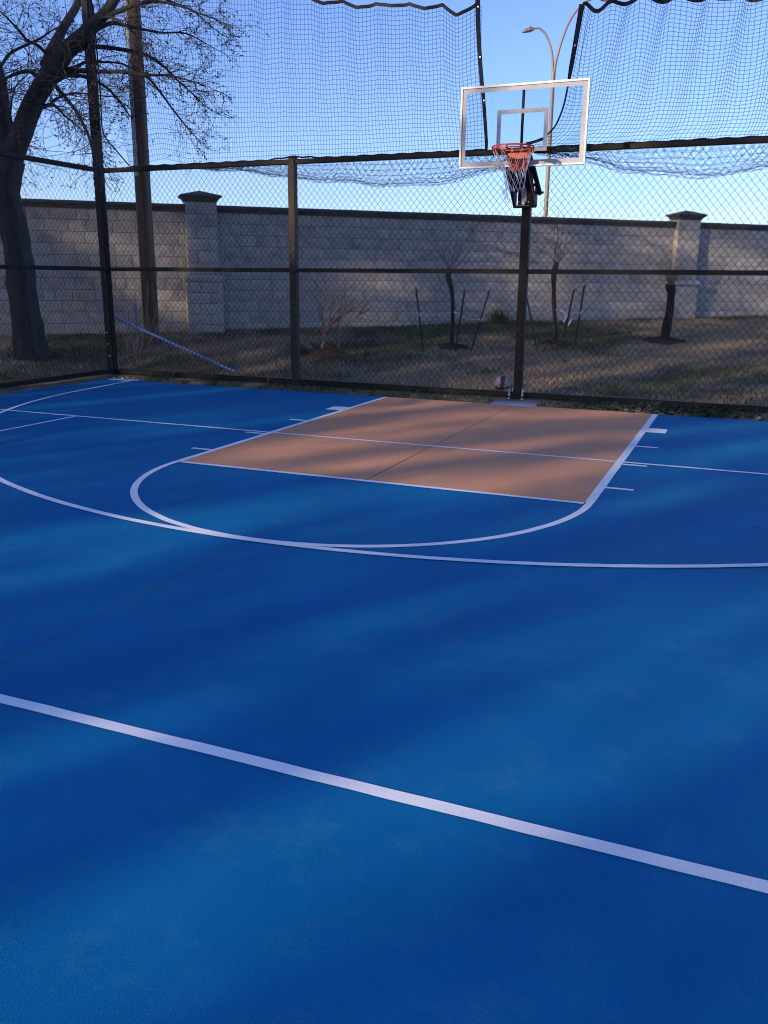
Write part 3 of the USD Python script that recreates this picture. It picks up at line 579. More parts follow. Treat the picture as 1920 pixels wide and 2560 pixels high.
# lift mechanism between pole and board
L0, L1 = -.205, .085
def plate(x, pts, th=.012): return trimesh.convex.convex_hull(np.array([(x+s, y, z) for s in (-th/2, th/2) for y, z in pts]))
for x in (L0+.012, L1-.012):
    obj('lift_arm', cat([beam((x, FY-.105, 2.505), (x, BY+.075, 2.955), .030, .075, .004), beam((x, FY-.09, 2.80), (x, BY+.075, 3.13), .026, .05, .004)]), 'black_steel', hp)
    obj('side_plate', plate(x, [(FY-.15, 2.485), (FY-.035, 2.485), (FY-.035, 2.84), (FY-.15, 2.84)], .010), 'black_steel', hp)
obj('cross_bar', bx(L0, L1, FY-.152, FY-.110, 2.468, 2.498, .004), 'black_steel', hp)
obj('cross_bar', bx(L0, L1, FY-.152, FY-.110, 2.725, 2.757, .004), 'black_steel', hp)
obj('cross_bar', bx(L0, L1+.01, BY+.045, BY+.095, 2.875, 2.985, .004), 'black_steel', hp)
obj('front_plate', bx(-.150, .055, FY-.140, FY-.126, 2.4985, 2.7245, .003), 'black_steel', hp)
sk = obj('height_label', bx(-.105, -.038, FY-.1425, FY-.1405, 2.545, 2.672), 'lavender', hp, label='small pale height sticker with an orange top edge')
obj('label_band', bx(-.105, -.038, FY-.1425, FY-.1405, 2.6725, 2.684), 'rim_orange', sk)
obj('pivot_bolt', cat([cyl((-.072, FY-.162, 2.524), (-.072, FY-.141, 2.524), .021, 16), cyl((-.072, FY-.172, 2.524), (-.072, FY-.162, 2.524), .011, 6)]), 'galvanised', hp)
obj('cross_rod', cyl((-.150, FY-.158, 2.4965), (.005, FY-.158, 2.4965), .005, 8), 'galvanised', hp)
for x, z in ((-.13, 2.695), (-.01, 2.54), (-.135, 2.54)): obj('rivet', cyl((x, FY-.147, z), (x, FY-.139, z), .007, 8), 'galvanised', hp)
# slotted strut under the board
pts = [np.array((-.065, FY-.115, 2.66)), np.array((-.085, BY+.08, 2.985))]
d_ = pts[1]-pts[0]; parts = []
for s in (-.085, -.018, .018, .085):
    parts.append(beam(pts[0]+np.array([s, 0, 0]), pts[1]+np.array([s, 0, 0]), .030 if abs(s) < .05 else .085, .006))
for i in range(9):
    c = pts[0]+d_*(i+.5)/9; parts.append(beam(c-d_*.034, c+d_*.034, .034, .0055))
obj('slotted_strut', cat(parts), 'black_steel', hp)
obj('spring_cylinder', cat([tube([(L1+.035, FY-.10, 2.64), (L1+.035, BY+.10, 2.955)], .030, 14), cyl((L1-.01, FY-.105, 2.65), (L1+.085, FY-.105, 2.65), .014, 10)]), 'black_steel', hp, smooth=40)
obj('edge_rod', tube([(L1-.005, FY-.155, 2.50), (L1-.004, BY+.02, 2.94)], .004, 6), 'galvanised', hp)

# ---------------------------------------------------------------- tall wooden pole and its guys
wp = thing('wooden_pole', 'tall round brown wooden utility pole behind the fence corner', 'utility pole', (-7.338, 2.812, .3))
zz = np.linspace(.2, 8.6, 15); obj('shaft', tube([(-7.338+.004*math.sin(z*1.7), 2.812, z) for z in zz], np.linspace(.139, .130, 15), 28), 'pole_wood', wp, smooth=40)
th = math.atan2(-10.4-2.8, 2.73+7.34)-.72
obj('conduit_cover', tube([(-7.338+.137*math.cos(th), 2.812+.137*math.sin(th), z) for z in (3.27, 5, 8.6)], .030, 10), 'grey_conduit', wp, smooth=40)
gp = thing('guy_guard', 'faded blue guy guard strip standing at the left foot of the wooden pole', 'guy guard', (-7.53, 2.70, .4))
obj('guard', tube([(-7.54, 2.66, 1.12), (-7.53, 2.64, .80), (-7.50, 2.62, .36)], .022, 8), 'faded_blue', gp, smooth=40)
bp = thing('brace_pipe', 'blue pipe with pale bands slanting from corner post to the grass', 'brace pipe', (-5.8, 1.45, .5))
a_, b_ = np.array((-6.80, 1.20, .930)), np.array((-4.90, 1.72, .10))
obj('pipe', tube([a_+(b_-a_)*k/6 for k in range(7)], .019, 10), 'blue_pipe', bp, smooth=40)
for k in range(34):
    c0_, c1_ = a_+(b_-a_)*(k+.15)/34, a_+(b_-a_)*(k+.62)/34; obj('band', tube([c0_, c1_], .0205, 10), 'pale_band', bp, smooth=40)

# ---------------------------------------------------------------- ball, litter
bl = thing('basketball', 'purple and black basketball on the grass left of the hoop pole', 'basketball', (-.418, 1.60, .165))
ic = trimesh.creation.icosphere(5, .106); c = ic.vertices[ic.faces].mean(1)/.106
VR, VF = np.array([.967, .253, 0]), np.array([.253, -.967, 0])
def panel(v): return v@VR, v[:, 2], v@VF
def band(u): return .06+.10*u, .27+.07*u
vv = ic.vertices/.106; ra_, ua_, fa_ = panel(vv); bc, bh = band(ua_); sm = np.minimum(np.abs(np.abs(ra_-bc)-bh), np.abs(ua_+.62)); ic.vertices = vv*(.106-.003*np.clip(1-sm/.04, 0, 1)[:, None])
ra_, ua_, fa_ = panel(c); bc, bh = band(ua_); pur = (np.abs(ra_-bc) > bh) & (ua_ > -.62+.35*np.abs(ra_)) & (fa_ > -.15) | (fa_ < -.3) & (np.abs(ra_) < .4) & (ua_ < .6)
for nm, sel, mm, lb in (('purple_panels', pur, 'ball_purple', 'purple leather panels'), ('black_panels', ~pur, 'ball_black', 'black leather panels')):
    m_ = ic.submesh([np.where(sel)[0]], append=True); obj(nm, (np.array(m_.vertices), np.array(m_.faces)), mm, bl, smooth=True, label=lb, local=True)
lt = thing('litter', 'crumpled pale blue wrapper in the weeds at the far right', 'litter', (2.97, .78, .0))
v, f = np.array(trimesh.creation.icosphere(2, .035).vertices), trimesh.creation.icosphere(2, .035).faces
v = v*(1+.6*(meshkit.noise(v*60)-.5))[:, None]*np.array([1, .7, .8])+np.array([0, 0, .0]); obj('wrapper', (v, f), 'faded_blue', lt, local=True)

# ---------------------------------------------------------------- street lamp beyond the wall
sl = thing('street_lamp', 'brown double-armed street lamp with curved arms beyond the wall', 'street lamp', (-5.03, 24.72, 0))
obj('pole', tube([(-5.05, 24.72, .2), (-5.03, 24.72, 4), (-5.02, 24.72, 9.0), (-5.02, 24.72, 9.15)], [.095, .085, .068, .06], 16), 'lamp_bronze', sl, smooth=40)
lpts = smoothline([(-5.045, 24.715, 8.6), (-5.06, 24.71, 9.28), (-5.10, 24.70, 9.65), (-5.188, 24.683, 10.02), (-5.384, 24.639, 10.42), (-5.588, 24.591, 10.61), (-5.70, 24.56, 10.635), (-5.84, 24.53, 10.62)], 26)
obj('arm', tube(lpts, np.linspace(.048, .034, 26), 12), 'lamp_bronze', sl, smooth=40)
rpts = smoothline([(-4.995, 24.725, 8.6), (-4.985, 24.73, 9.28), (-4.903, 24.747, 9.77), (-4.744, 24.781, 10.35), (-4.544, 24.822, 10.85), (-4.246, 24.883, 11.27), (-3.9, 24.95, 11.50), (-3.55, 25.03, 11.55)], 28)
obj('arm', tube(rpts, np.linspace(.055, .036, 28), 12), 'lamp_bronze', sl, smooth=40)
def lamp_head(o, dx):
    dx = np.array(dx)/np.linalg.norm(dx); sd = np.cross(dx, [0, 0, 1]); P = []
    for a_, w_, zt_, zb__ in ((-.02, .07, .05, -.03), (.12, .12, .085, -.045), (.30, .11, .05, -.055), (.40, .05, -.01, -.05)):
        for s in (-1, 1): P += [o+dx*a_+sd*s*w_*.7+np.array([0, 0, zt_]), o+dx*a_+sd*s*w_+np.array([0, 0, zb__])]
    h = obj('lamp_head', trimesh.convex.convex_hull(np.array(P)), 'lamp_grey', sl)
    obj('lens', trimesh.convex.convex_hull(np.array([o+dx*a_+sd*s*.08+np.array([0, 0, z_]) for a_ in (.06, .36) for s in (-1, 1) for z_ in (-.066, -.058)])), 'lavender', h)
    obj('photocell', cyl(o+dx*.12+np.array([0, 0, .083]), o+dx*.12+np.array([0, 0, .14]), .03, 10), 'lamp_grey', h)
lamp_head(np.array([-5.83, 24.53, 10.60]), (-.97, -.24, -.10)); lamp_head(np.array([-3.55, 25.03, 11.53]), (.97, .24, -.1))
LIMBS = {
'trunk': [[-8.304,0.851,0.259,0.3],[-8.322,0.843,0.542,0.25],[-8.349,0.832,1.062,0.235],[-8.363,0.826,1.572,0.225],[-8.371,0.823,2.011,0.215],[-8.402,0.811,2.381,0.21],[-8.447,0.792,2.716,0.21],[-8.462,0.786,2.927,0.22],[-8.422,0.802,3.166,0.24],[-8.355,0.83,3.375,0.24]] ,
'limb_a': [[-8.351,0.831,3.406,0.22],[-8.194,0.837,3.559,0.17],[-7.986,0.863,3.91,0.155],[-7.76,0.897,4.253,0.15],[-7.545,0.926,4.504,0.145],[-7.337,0.953,4.707,0.14],[-7.133,0.978,4.886,0.125],[-6.891,1.018,5.042,0.11],[-6.673,1.049,5.195,0.09],[-6.455,1.079,5.366,0.075],[-6.261,1.1,5.554,0.06],[-6.089,1.112,5.739,0.05]] ,
'limb_b': [[-8.374,0.822,3.406,0.2],[-8.483,0.854,3.665,0.15],[-8.523,0.915,3.947,0.13],[-8.58,0.969,4.274,0.125],[-8.631,1.025,4.555,0.12],[-8.726,1.063,4.836,0.1],[-8.838,1.095,5.182,0.08],[-8.967,1.119,5.571,0.06]] ,
'limb_c': [[-7.71,1.095,4.7,0.1],[-7.709,1.239,4.947,0.085],[-7.687,1.393,5.175,0.075],[-7.626,1.562,5.448,0.065],[-7.592,1.72,5.659,0.06],[-7.579,1.869,5.87,0.055],[-7.535,2.031,6.172,0.04]] ,
'b1': [[-7.563,1.155,4.615,0.065],[-7.2,1.119,4.607,0.05],[-6.781,1.106,4.564,0.042],[-6.284,1.124,4.525,0.036],[-5.882,1.104,4.455,0.03],[-5.444,1.099,4.41,0.022],[-5.038,1.08,4.297,0.014],[-4.76,1.009,4.204,0.008]] ,
'b2': [[-7.411,1.217,4.854,0.06],[-7.238,1.41,4.986,0.052],[-7.09,1.593,5.036,0.047],[-6.808,1.83,5.022,0.04],[-6.567,2.051,4.984,0.034],[-6.372,2.253,4.837,0.028],[-6.242,2.428,4.659,0.022],[-6.106,2.605,4.499,0.016],[-5.967,2.784,4.312,0.009]] ,
'b3': [[-7.618,1.133,4.484,0.05],[-7.569,1.434,4.631,0.042],[-7.499,1.743,4.66,0.036],[-7.405,2.063,4.577,0.03],[-7.398,2.347,4.442,0.024],[-7.389,2.632,4.226,0.016]] ,
'b4': [[-7.6,1.14,4.429,0.04],[-7.251,0.959,4.189,0.036],[-6.907,0.776,3.944,0.032],[-6.594,0.58,3.643,0.026],[-6.325,0.367,3.371,0.02],[-6.056,0.153,3.127,0.012]] ,
'b5': [[-6.765,1.051,5.142,0.055],[-6.428,1.035,5.261,0.047],[-6.122,1.006,5.316,0.04],[-5.781,0.991,5.359,0.034],[-5.429,0.981,5.338,0.027],[-5.047,0.984,5.228,0.02],[-4.77,0.943,5.114,0.014],[-4.496,0.901,5.011,0.008]] ,
'b6': [[-6.835,1.13,5.115,0.048],[-6.679,1.41,5.283,0.04],[-6.591,1.662,5.304,0.034],[-6.476,1.926,5.303,0.028],[-6.332,2.202,5.308,0.022],[-6.108,2.509,5.354,0.016],[-5.906,2.809,5.248,0.008]] ,
'b7': [[-6.23,1.054,4.499,0.03],[-6.072,1.357,4.505,0.027],[-6.002,1.623,4.315,0.023],[-5.969,1.875,4.114,0.019],[-5.928,2.129,3.927,0.015],[-5.857,2.396,3.732,0.008]] ,
'b8': [[-7.675,1.109,4.198,0.03],[-7.664,1.33,4.313,0.025],[-7.618,1.565,4.402,0.02],[-7.548,1.81,4.43,0.016],[-7.382,2.095,4.431,0.012],[-7.275,2.354,4.471,0.007]] ,
'b9': [[-7.803,1.056,4.13,0.045],[-7.497,0.939,4.114,0.03],[-7.207,0.815,3.946,0.022],[-6.91,0.694,3.782,0.015],[-6.597,0.579,3.601,0.008]] ,
'b10': [[-7.837,1.042,4.503,0.05],[-7.812,0.945,4.58,0.045],[-7.856,0.818,4.586,0.04],[-7.915,0.686,4.536,0.034],[-7.998,0.544,4.451,0.026],[-8.058,0.411,4.355,0.018]] ,
'b11': [[-7.694,1.101,4.884,0.04],[-7.672,0.894,4.954,0.034],[-7.651,0.687,4.958,0.03],[-7.598,0.492,5.032,0.025],[-7.581,0.283,5.131,0.018],[-7.542,0.083,5.196,0.012]] ,
'b12': [[-7.767,0.207,4.502,0.03],[-7.714,0.358,4.715,0.028],[-7.604,0.533,4.847,0.025],[-7.449,0.726,4.981,0.02],[-7.376,0.886,5.115,0.015],[-7.261,1.063,5.231,0.01]] ,
'b13': [[-6.736,1.062,5.245,0.03],[-6.343,0.927,5.216,0.026],[-6.044,0.752,5.106,0.022],[-5.697,0.597,4.901,0.016],[-5.381,0.43,4.604,0.01]] ,
'b14': [[-5.675,0.849,5.312,0.03],[-5.59,1.101,5.448,0.026],[-5.486,1.36,5.426,0.02],[-5.355,1.63,5.381,0.014],[-5.178,1.918,5.188,0.008]] ,
'b15': [[-8.238,0.878,3.769,0.02],[-8.173,0.742,3.945,0.018],[-8.018,0.644,4.181,0.015],[-7.842,0.554,4.325,0.013],[-7.591,0.495,4.423,0.012]] ,
'b16': [[-7.311,1.043,4.606,0.04],[-7.242,1.244,4.696,0.034],[-7.213,1.429,4.797,0.03],[-7.141,1.631,4.834,0.025],[-6.931,1.89,4.85,0.02],[-6.833,2.104,4.796,0.012]] ,
}
# ---------------------------------------------------------------- bare trees and shrubs
class Wood:
    """Collects tapering twigs (A, B, ra, rb) and bud places."""
    def __init__(s, seed): s.r = np.random.default_rng(seed); s.A, s.B, s.a, s.b, s.buds = [], [], [], [], []
    def twig(s, p, d, L, r, lev, up=.15, kink=.28, forks=3, bud=.6, rmin=.0024):
        n = max(3, int(L/.09)); d = np.array(d, float)/np.linalg.norm(d); p = np.array(p, float); pts = [p]; dirs = [d]
        for i in range(n):
            d = d+s.r.normal(0, kink, 3)*.55+np.array([0, 0, up*.12]); d /= np.linalg.norm(d); p = p+d*L/n; pts.append(p); dirs.append(d)
        rr = np.linspace(r, max(r*.35, rmin), n+1)
        for i in range(n): s.A.append(pts[i]); s.B.append(pts[i+1]); s.a.append(rr[i]); s.b.append(rr[i+1])
        if lev > 0:
            for k in range(forks):
                i = s.r.integers(max(1, n//4), n+1); q = s.r.normal(0, 1, 3); q -= q@dirs[i]*dirs[i]; q /= np.linalg.norm(q)
                s.twig(pts[i], dirs[i]*.75+q*.8, L*s.r.uniform(.4, .7), rr[i]*.6, lev-1, up, kink, forks, bud, rmin)
        if lev <= 1 and s.r.random() < bud:
            for k in range(s.r.integers(1, 4)): s.buds.append((pts[-1-s.r.integers(0, min(3, n))], dirs[-1]))
    def mesh(s, k=4): return segs(np.array(s.A), np.array(s.B), np.array(s.a), np.array(s.b), k)
    def bud_mesh(s, size=.012):
        P = np.array([b[0] for b in s.buds]); n = len(P); D = np.array([b[1] for b in s.buds]); D = D+s.r.normal(0, .5, D.shape); D /= np.linalg.norm(D, axis=1, keepdims=True)
        sd = np.cross(D, s.r.normal(0, 1, D.shape)); sd /= np.linalg.norm(sd, axis=1, keepdims=True); t = np.cross(D, sd); z = size*s.r.uniform(.6, 1.3, (n, 1))
        V = np.stack([P, P+D*z*1.2+sd*z*.55, P+D*z*1.2-sd*z*.3+t*z*.5, P+D*z*1.2-sd*z*.3-t*z*.5, P+D*z*2.6], 1).reshape(-1, 3); b = np.arange(n)[:, None, None]*5
        F = np.array([[0, 1, 2], [0, 2, 3], [0, 3, 1], [4, 2, 1], [4, 3, 2], [4, 1, 3]])[None]+b
        return V, F.reshape(-1, 3)
def barky(P, k=14, amp=.06, seed=0, n=None, flare=0):
    """A trunk or limb with an uneven skin; P rows x, y, z, r."""
    n = n or max(8, int(np.linalg.norm(np.diff(np.array(P)[:, :3], axis=0), axis=1).sum()/.09)); Q = smoothline(P, n); V, F = tube(Q[:, :3], Q[:, 3], k)
    c = np.vstack([np.repeat(Q[:, :3], k, 0), Q[:1, :3], Q[-1:, :3]]); r = np.concatenate([np.repeat(Q[:, 3], k), [0, 0]]); d = V-c
    nz = meshkit.noise(V*np.array([14, 14, 4])+seed)-.5+.6*(meshkit.noise(V*5+seed*2)-.5)
    return c+d*(1+amp*3*nz)[:, None], F
tr = thing('bare_tree', 'big dark leaning tree with bare budding branches behind the left fence', 'tree', (-8.304, .851, .26))
obj('trunk', barky([(-8.29, .86, .05, .40)]+[tuple(p) for p in LIMBS['trunk']], 24, .075, 1, 70), 'bark', tr, smooth=True)
wd = Wood(11); names = list(LIMBS); cs = np.array(CAM)
for i, nme in enumerate(names[1:]):
    P = np.array(LIMBS[nme]); big = P[0, 3] > .09
    if not big: P[:, 3] *= .78
    obj('limb' if big else 'branch', barky([tuple(p) for p in P], 14 if big else 7, .05, i), 'bark', tr, smooth=True)
    Q = smoothline(P, 60); seg_ = np.linalg.norm(np.diff(Q[:, :3], axis=0), axis=1).sum(); T_ = np.gradient(Q[:, :3], axis=0); T_ /= np.linalg.norm(T_, axis=1, keepdims=True)
    if big:
        cnt, lo = int(seg_*2.2), .25
    else: cnt, lo = int(seg_*9.5), .15
    for k in range(cnt):
        f = lo+(1-lo)*wd.r.random()**.8; j = int(f*59); q = wd.r.normal(0, 1, 3); q -= q@T_[j]*T_[j]; q /= np.linalg.norm(q)
        L = wd.r.uniform(.30, .75 if big else 1.0)*(1.15-.65*f); r = min(Q[j, 3]*.5, .0085)*wd.r.uniform(.6, 1)
        wd.twig(Q[j, :3], T_[j]*.7+q*.75+np.array([.25, 0, -.12]), L, r, 2, .10, .30, 3, .5)
    if not big: wd.twig(Q[-1, :3], T_[-1], .35, Q[-1, 3]*.8, 2, .1, .25, 4, .8)
for k in range(70):                                                    # off the left stem, and small shoots along the trunk
    P = smoothline(LIMBS['limb_b'], 40); j = wd.r.integers(2, 40); q = wd.r.normal(0, 1, 3); q[2] *= .6; wd.twig(P[j, :3], q, wd.r.uniform(.3, 1.0), .009, 2, .1, .3, 3, .6)
for k in range(46):
    P = smoothline(LIMBS['limb_a'], 40); j = wd.r.integers(3, 30); q = wd.r.normal(0, 1, 3)+np.array([-.6, 0, .1]); wd.twig(P[j, :3], q, wd.r.uniform(.4, 1.1), .010, 2, .12, .3, 3, .6)
for k in range(26):
    P = smoothline(LIMBS['b4'], 40); j = wd.r.integers(8, 40); q = wd.r.normal(0, 1, 3)+np.array([-.3, 0, -.5]); wd.twig(P[j, :3], q, wd.r.uniform(.3, .9), .007, 2, -.1, .3, 2, .4)
obj('twigs', wd.mesh(3), 'twig_bark', tr, kind='stuff'); obj('buds', wd.bud_mesh(.016), 'bud', tr, kind='stuff')

def mound(name, label, x, y, rx, ry, h, mm='mulch'):
    V, F = [], []; n = 26; k = 6
    for i in range(k+1):
        for j in range(n):
            a_ = j*2*PI/n; f = i/k; wob_ = 1+.18*math.sin(a_*3+x*5)+.1*math.sin(a_*5+y*3); px_, py_ = x+rx*f*wob_*math.cos(a_), y+ry*f*wob_*math.sin(a_)
            V.append((px_, py_, float(zg(px_, py_))+h*(1-f**2)+.014*(f < 1)+(-.05 if i == k else 0)+R.uniform(-.008, .012)))
    for i in range(k):
        for j in range(n): F.append((i*n+j, i*n+(j+1) % n, (i+1)*n+(j+1) % n, (i+1)*n+j))
    ch = []
    for i in range(140):
        a_, f = R.uniform(0, 6.28), math.sqrt(R.random())*.95; p = np.array([x+rx*f*math.cos(a_), y+ry*f*math.sin(a_), 0]); p[2] = float(zg(p[0], p[1]))+h*(1-f**2)+.02
        d_ = R.normal(0, 1, 3)*np.array([1, 1, .35]); d_ /= np.linalg.norm(d_); ch.append(beam(p-d_*.025, p+d_*.03, .016, .008))
    obj(name, cat([(np.array(V), np.array(F))]+ch), mm, label=label, kind='stuff')
mound('mulch', 'ring of red brown mulch round the left staked tree', -2.2, 4.78, .30, .24, .04)
mound('mulch', 'ring of red brown mulch round the right staked tree', -.58, 5.95, .34, .30, .04)
mound('mulch', 'mound of red brown mulch round the thick pollarded trunk', 1.28, 7.02, .42, .38, .06)
mound('mulch', 'mound of reddish soil under the pruned shrub', -4.11, 3.28, .50, .34, .08)

def young_tree(label, pts, shoots, seed, fan=1.0):
    t_ = thing('young_tree', label, 'tree', tuple(pts[0][:3]), 'young trees behind the fence'); obj('trunk', barky([(pts[0][0], pts[0][1], pts[0][2]-.1, pts[0][3]*1.15)]+pts, 10, .10, seed, 30), 'dark_bark', t_, smooth=True)
    w = Wood(seed); top = np.array(pts[-1][:3])
    for k in range(shoots):
        p = top+w.r.normal(0, .03, 3)-np.array([0, 0, .06*w.r.random()]); d_ = np.array([w.r.normal(-.12, .42*fan), w.r.normal(0, .35*fan), 1.0]); w.twig(p, d_, w.r.uniform(.4, 1.0), w.r.uniform(.0035, .006), 1, .12, .2, 2, .2, .0016)
    obj('twigs', w.mesh(4), 'twig_bark', t_, kind='stuff'); return t_
young_tree('slim young tree with crooked trunk held by the left set of three stakes', [(-2.26, 4.90, .40, .045), (-2.256, 4.90, .75, .038), (-2.252, 4.906, 1.05, .034), (-2.27, 4.90, 1.28, .036), (-2.288, 4.893, 1.42, .040), (-2.335, 4.87, 1.58, .048), (-2.35, 4.865, 1.70, .060), (-2.33, 4.87, 1.76, .052)], 13, 21)
young_tree('slim young tree with knobby trunk held by the right set of three stakes', [(-.618, 6.188, .46, .040), (-.632, 6.18, .75, .037), (-.671, 6.167, 1.05, .036), (-.675, 6.165, 1.12, .044), (-.690, 6.16, 1.30, .038), (-.704, 6.153, 1.50, .040), (-.715, 6.153, 1.62, .052), (-.704, 6.153, 1.76, .055), (-.68, 6.153, 1.88, .048), (-.665, 6.155, 1.92, .030)], 14, 22, 1.25)
def stake(label, a_, b_, flat_=True):
    a_, b_ = np.array(a_, float), np.array(b_, float); d_ = (b_-a_)/np.linalg.norm(b_-a_)
    m = [beam(a_-d_*.15, b_, .034, .006), beam(a_-d_*.15, b_, .006, .030)]
    for k in range(12): c = a_+(b_-a_)*(k+.6)/12; m.append(beam(c-d_*.006, c+d_*.006, .016, .040))
    s_ = thing('stake', label, 'stake', tuple(a_), 'stakes round the young trees'); obj('post', cat(m), 'stake_green', s_); return s_
STK = [((-2.545, 4.186, .34), (-2.688, 4.127, 1.427), 'left stake of the left staked tree, leaning left'), ((-2.025, 4.396, .346), (-1.90, 4.447, 1.409), 'middle stake of the left staked tree, right beside its trunk'),
       ((-1.785, 4.558, .355), (-1.517, 4.668, 1.408), 'right stake of the left staked tree, leaning far right'), ((-.791, 5.366, .40), (-.99, 5.284, 1.275), 'left stake of the right staked tree, beside the hoop pole'),
       ((-.34, 5.386, .39), (-.19, 5.448, 1.44), 'thick middle stake of the right staked tree, with white flagging'), ((-.171, 5.771, .417), (-.076, 5.81, 1.513), 'thin right stake of the right staked tree')]
for a_, b_, lb in STK: stake(lb, a_, b_)
def onstake(i, f): a_, b_, _ = STK[i]; return np.array(a_)*(1-f)+np.array(b_)*f
def wire(label, pts, flags=()):
    w = thing('guy_wire', label, 'guy wire', tuple(np.mean(pts, 0)), 'wires holding the young trees'); P = smoothline(pts, 16); obj('wire', tube(P, .0032, 4), 'galvanised', w)
    beads = [tube([P[k]-np.array([.012, 0, 0]), P[k]+np.array([.012, 0, .003])], .006, 5) for k in range(1, 15, 2)]; obj('sleeve', cat(beads), 'flagging', w)
    for p in flags: obj('flag_tape', ribbon([p, p+np.array([-.03, -.01, -.06]), p+np.array([-.06, -.015, -.13])], .028, .002, (1, 0, 0)), 'flagging', w)
T1, T2 = np.array([-2.252, 4.906, 1.02]), np.array([-.672, 6.167, 1.06])
wire('wire with white sleeves from the left stake to the left young tree', [onstake(0, .60), (onstake(0, .60)+T1)/2-np.array([0, 0, .03]), T1])
wire('short wire from the middle stake to the left young tree', [onstake(1, .62), T1])
wire('wire with white sleeves from the far right stake to the left young tree', [onstake(2, .52), (onstake(2, .52)+T1)/2-np.array([0, 0, .05]), T1])
wire('pale wire from the stake beside the hoop pole to the right young tree', [onstake(3, .70), (onstake(3, .7)+T2)/2-np.array([0, 0, .02]), T2])
wire('wire with hanging white flagging between the thick stake and the right young tree', [onstake(4, .56), (onstake(4, .56)+T2)/2+np.array([0, 0, .03]), T2], [onstake(4, .58)+np.array([-.02, -.02, 0]), onstake(4, .53)+np.array([.08, -.02, 0])])
wire('wire with a white knot from the thin stake to the right young tree', [onstake(5, .55), (onstake(5, .55)+T2)/2-np.array([0, 0, .01]), T2])
for i, f in ((0, .60), (2, .52), (5, .55)): obj('knot', cat([tube([onstake(i, f)+R.normal(0, .018, 3), onstake(i, f)+R.normal(0, .018, 3)], .009, 5) for k in range(5)]), 'flagging', label=['white wire knot on the left stake of the left tree', '', 'white wire knot on the far right stake of the left tree', '', '', 'white wire knot on the thin stake of the right tree'][i], cat='wire knot', group='wire knots on the stakes')
pd = thing('young_tree', 'thick dark pollarded trunk with a tuft of thin shoots, right of the hoop', 'tree', (1.269, 7.253, .49), 'young trees behind the fence')
obj('trunk', barky([(1.262, 7.25, .38, .115), (1.269, 7.253, .49, .095), (1.285, 7.26, .70, .088), (1.305, 7.268, .92, .085), (1.315, 7.272, 1.04, .082), (1.312, 7.27, 1.18, .078), (1.31, 7.268, 1.30, .070), (1.318, 7.268, 1.40, .076), (1.30, 7.265, 1.455, .088), (1.292, 7.262, 1.51, .092), (1.295, 7.262, 1.535, .075)], 14, .09, 31, 46), 'dark_bark', pd, smooth=True)
w = Wood(32)
for k in range(60):
    d_ = np.array([w.r.normal(0, .42), w.r.normal(0, .42), 1.0]); w.twig(np.array([1.29, 7.262, 1.51])+w.r.normal(0, .035, 3)*np.array([1, 1, .2]), d_, w.r.uniform(.2, .65), .0042, 1, .1, .12, 2, 0, .002)
obj('shoots', w.mesh(4), 'dry_stem', pd, kind='stuff')
w = Wood(33)
for k in range(16):
    z_ = w.r.uniform(.55, 1.2); a_ = w.r.uniform(-2.6, -.3); w.twig((1.29+.09*math.cos(a_), 7.26+.09*math.sin(a_), z_), (w.r.normal(0, 1), -.2, w.r.normal(0, .8)), .07, .003, 0, 0, .2)
obj('bark_strips', w.mesh(4), 'dry_stem', pd)

def crape(label, base, stems, seed, shoots):
    t_ = thing('pruned_shrub', label, 'shrub', base, 'pruned shrubs by the wall'); w = Wood(seed)
    for i, P in enumerate(stems):
        P = [tuple(p) for p in P]; obj('stem', barky(P, 8, .06, i+seed), 'crape_bark', t_, smooth=True)
        Q = smoothline(P, 30)
        for k in range(shoots[i]):
            j = w.r.integers(19, 30); T_ = Q[j, :3]-Q[j-1, :3]; T_ /= np.linalg.norm(T_); d_ = T_*.8+w.r.normal(0, .45, 3)+np.array([.08, 0, .5]); w.twig(Q[j, :3], d_, w.r.uniform(.18, .42), w.r.uniform(.006, .010), 1, .25, .15, 2, 0, .003)
    obj('shoots', w.mesh(5), 'crape_bark', t_, kind='stuff')
b0 = (-4.179, 3.422, .309)
def rel(dx, dz, dy, r): return (b0[0]+dx*.925, b0[1]+dx*.38+dy, b0[2]+dz, r)
U = 15.48/2156.9/5.925                                                 # metres for one unit of the measured outline
def ms(L): return [rel((x-735)*U, (1200-y)*U, dy, r) for x, y, dy, r in L]
crape('pruned bare shrub with pale brown stems right of the second fence post', b0, [
    ms([(735, 1230, 0, .036), (735, 1200, 0, .034), (752, 1060, 0, .031), (775, 920, 0, .028), (768, 850, 0, .025), (748, 760, .02, .022), (725, 650, .04, .02), (712, 600, .05, .018)]),
    ms([(775, 905, 0, .026), (830, 850, -.03, .026), (890, 785, -.06, .026), (960, 735, -.10, .024), (1060, 670, -.14, .02), (1150, 625, -.18, .017), (1200, 600, -.2, .014)]),
    ms([(835, 840, -.03, .02), (850, 760, 0, .02), (845, 670, .05, .019), (820, 600, .10, .018), (815, 560, .1, .016)]),
    ms([(890, 785, -.06, .018), (900, 700, 0, .016), (915, 620, .06, .014), (935, 570, .1, .012)]),
    ms([(868, 1150, .30, .022), (875, 1050, .30, .018), (890, 930, .28, .016), (885, 830, .26, .015), (900, 740, .25, .013), (960, 650, .25, .012)]),
    ms([(890, 980, .28, .013), (985, 870, .25, .012), (1080, 760, .2, .011), (1190, 670, .15, .011), (1260, 655, .1, .010)])], 41, [10, 12, 9, 8, 7, 8])
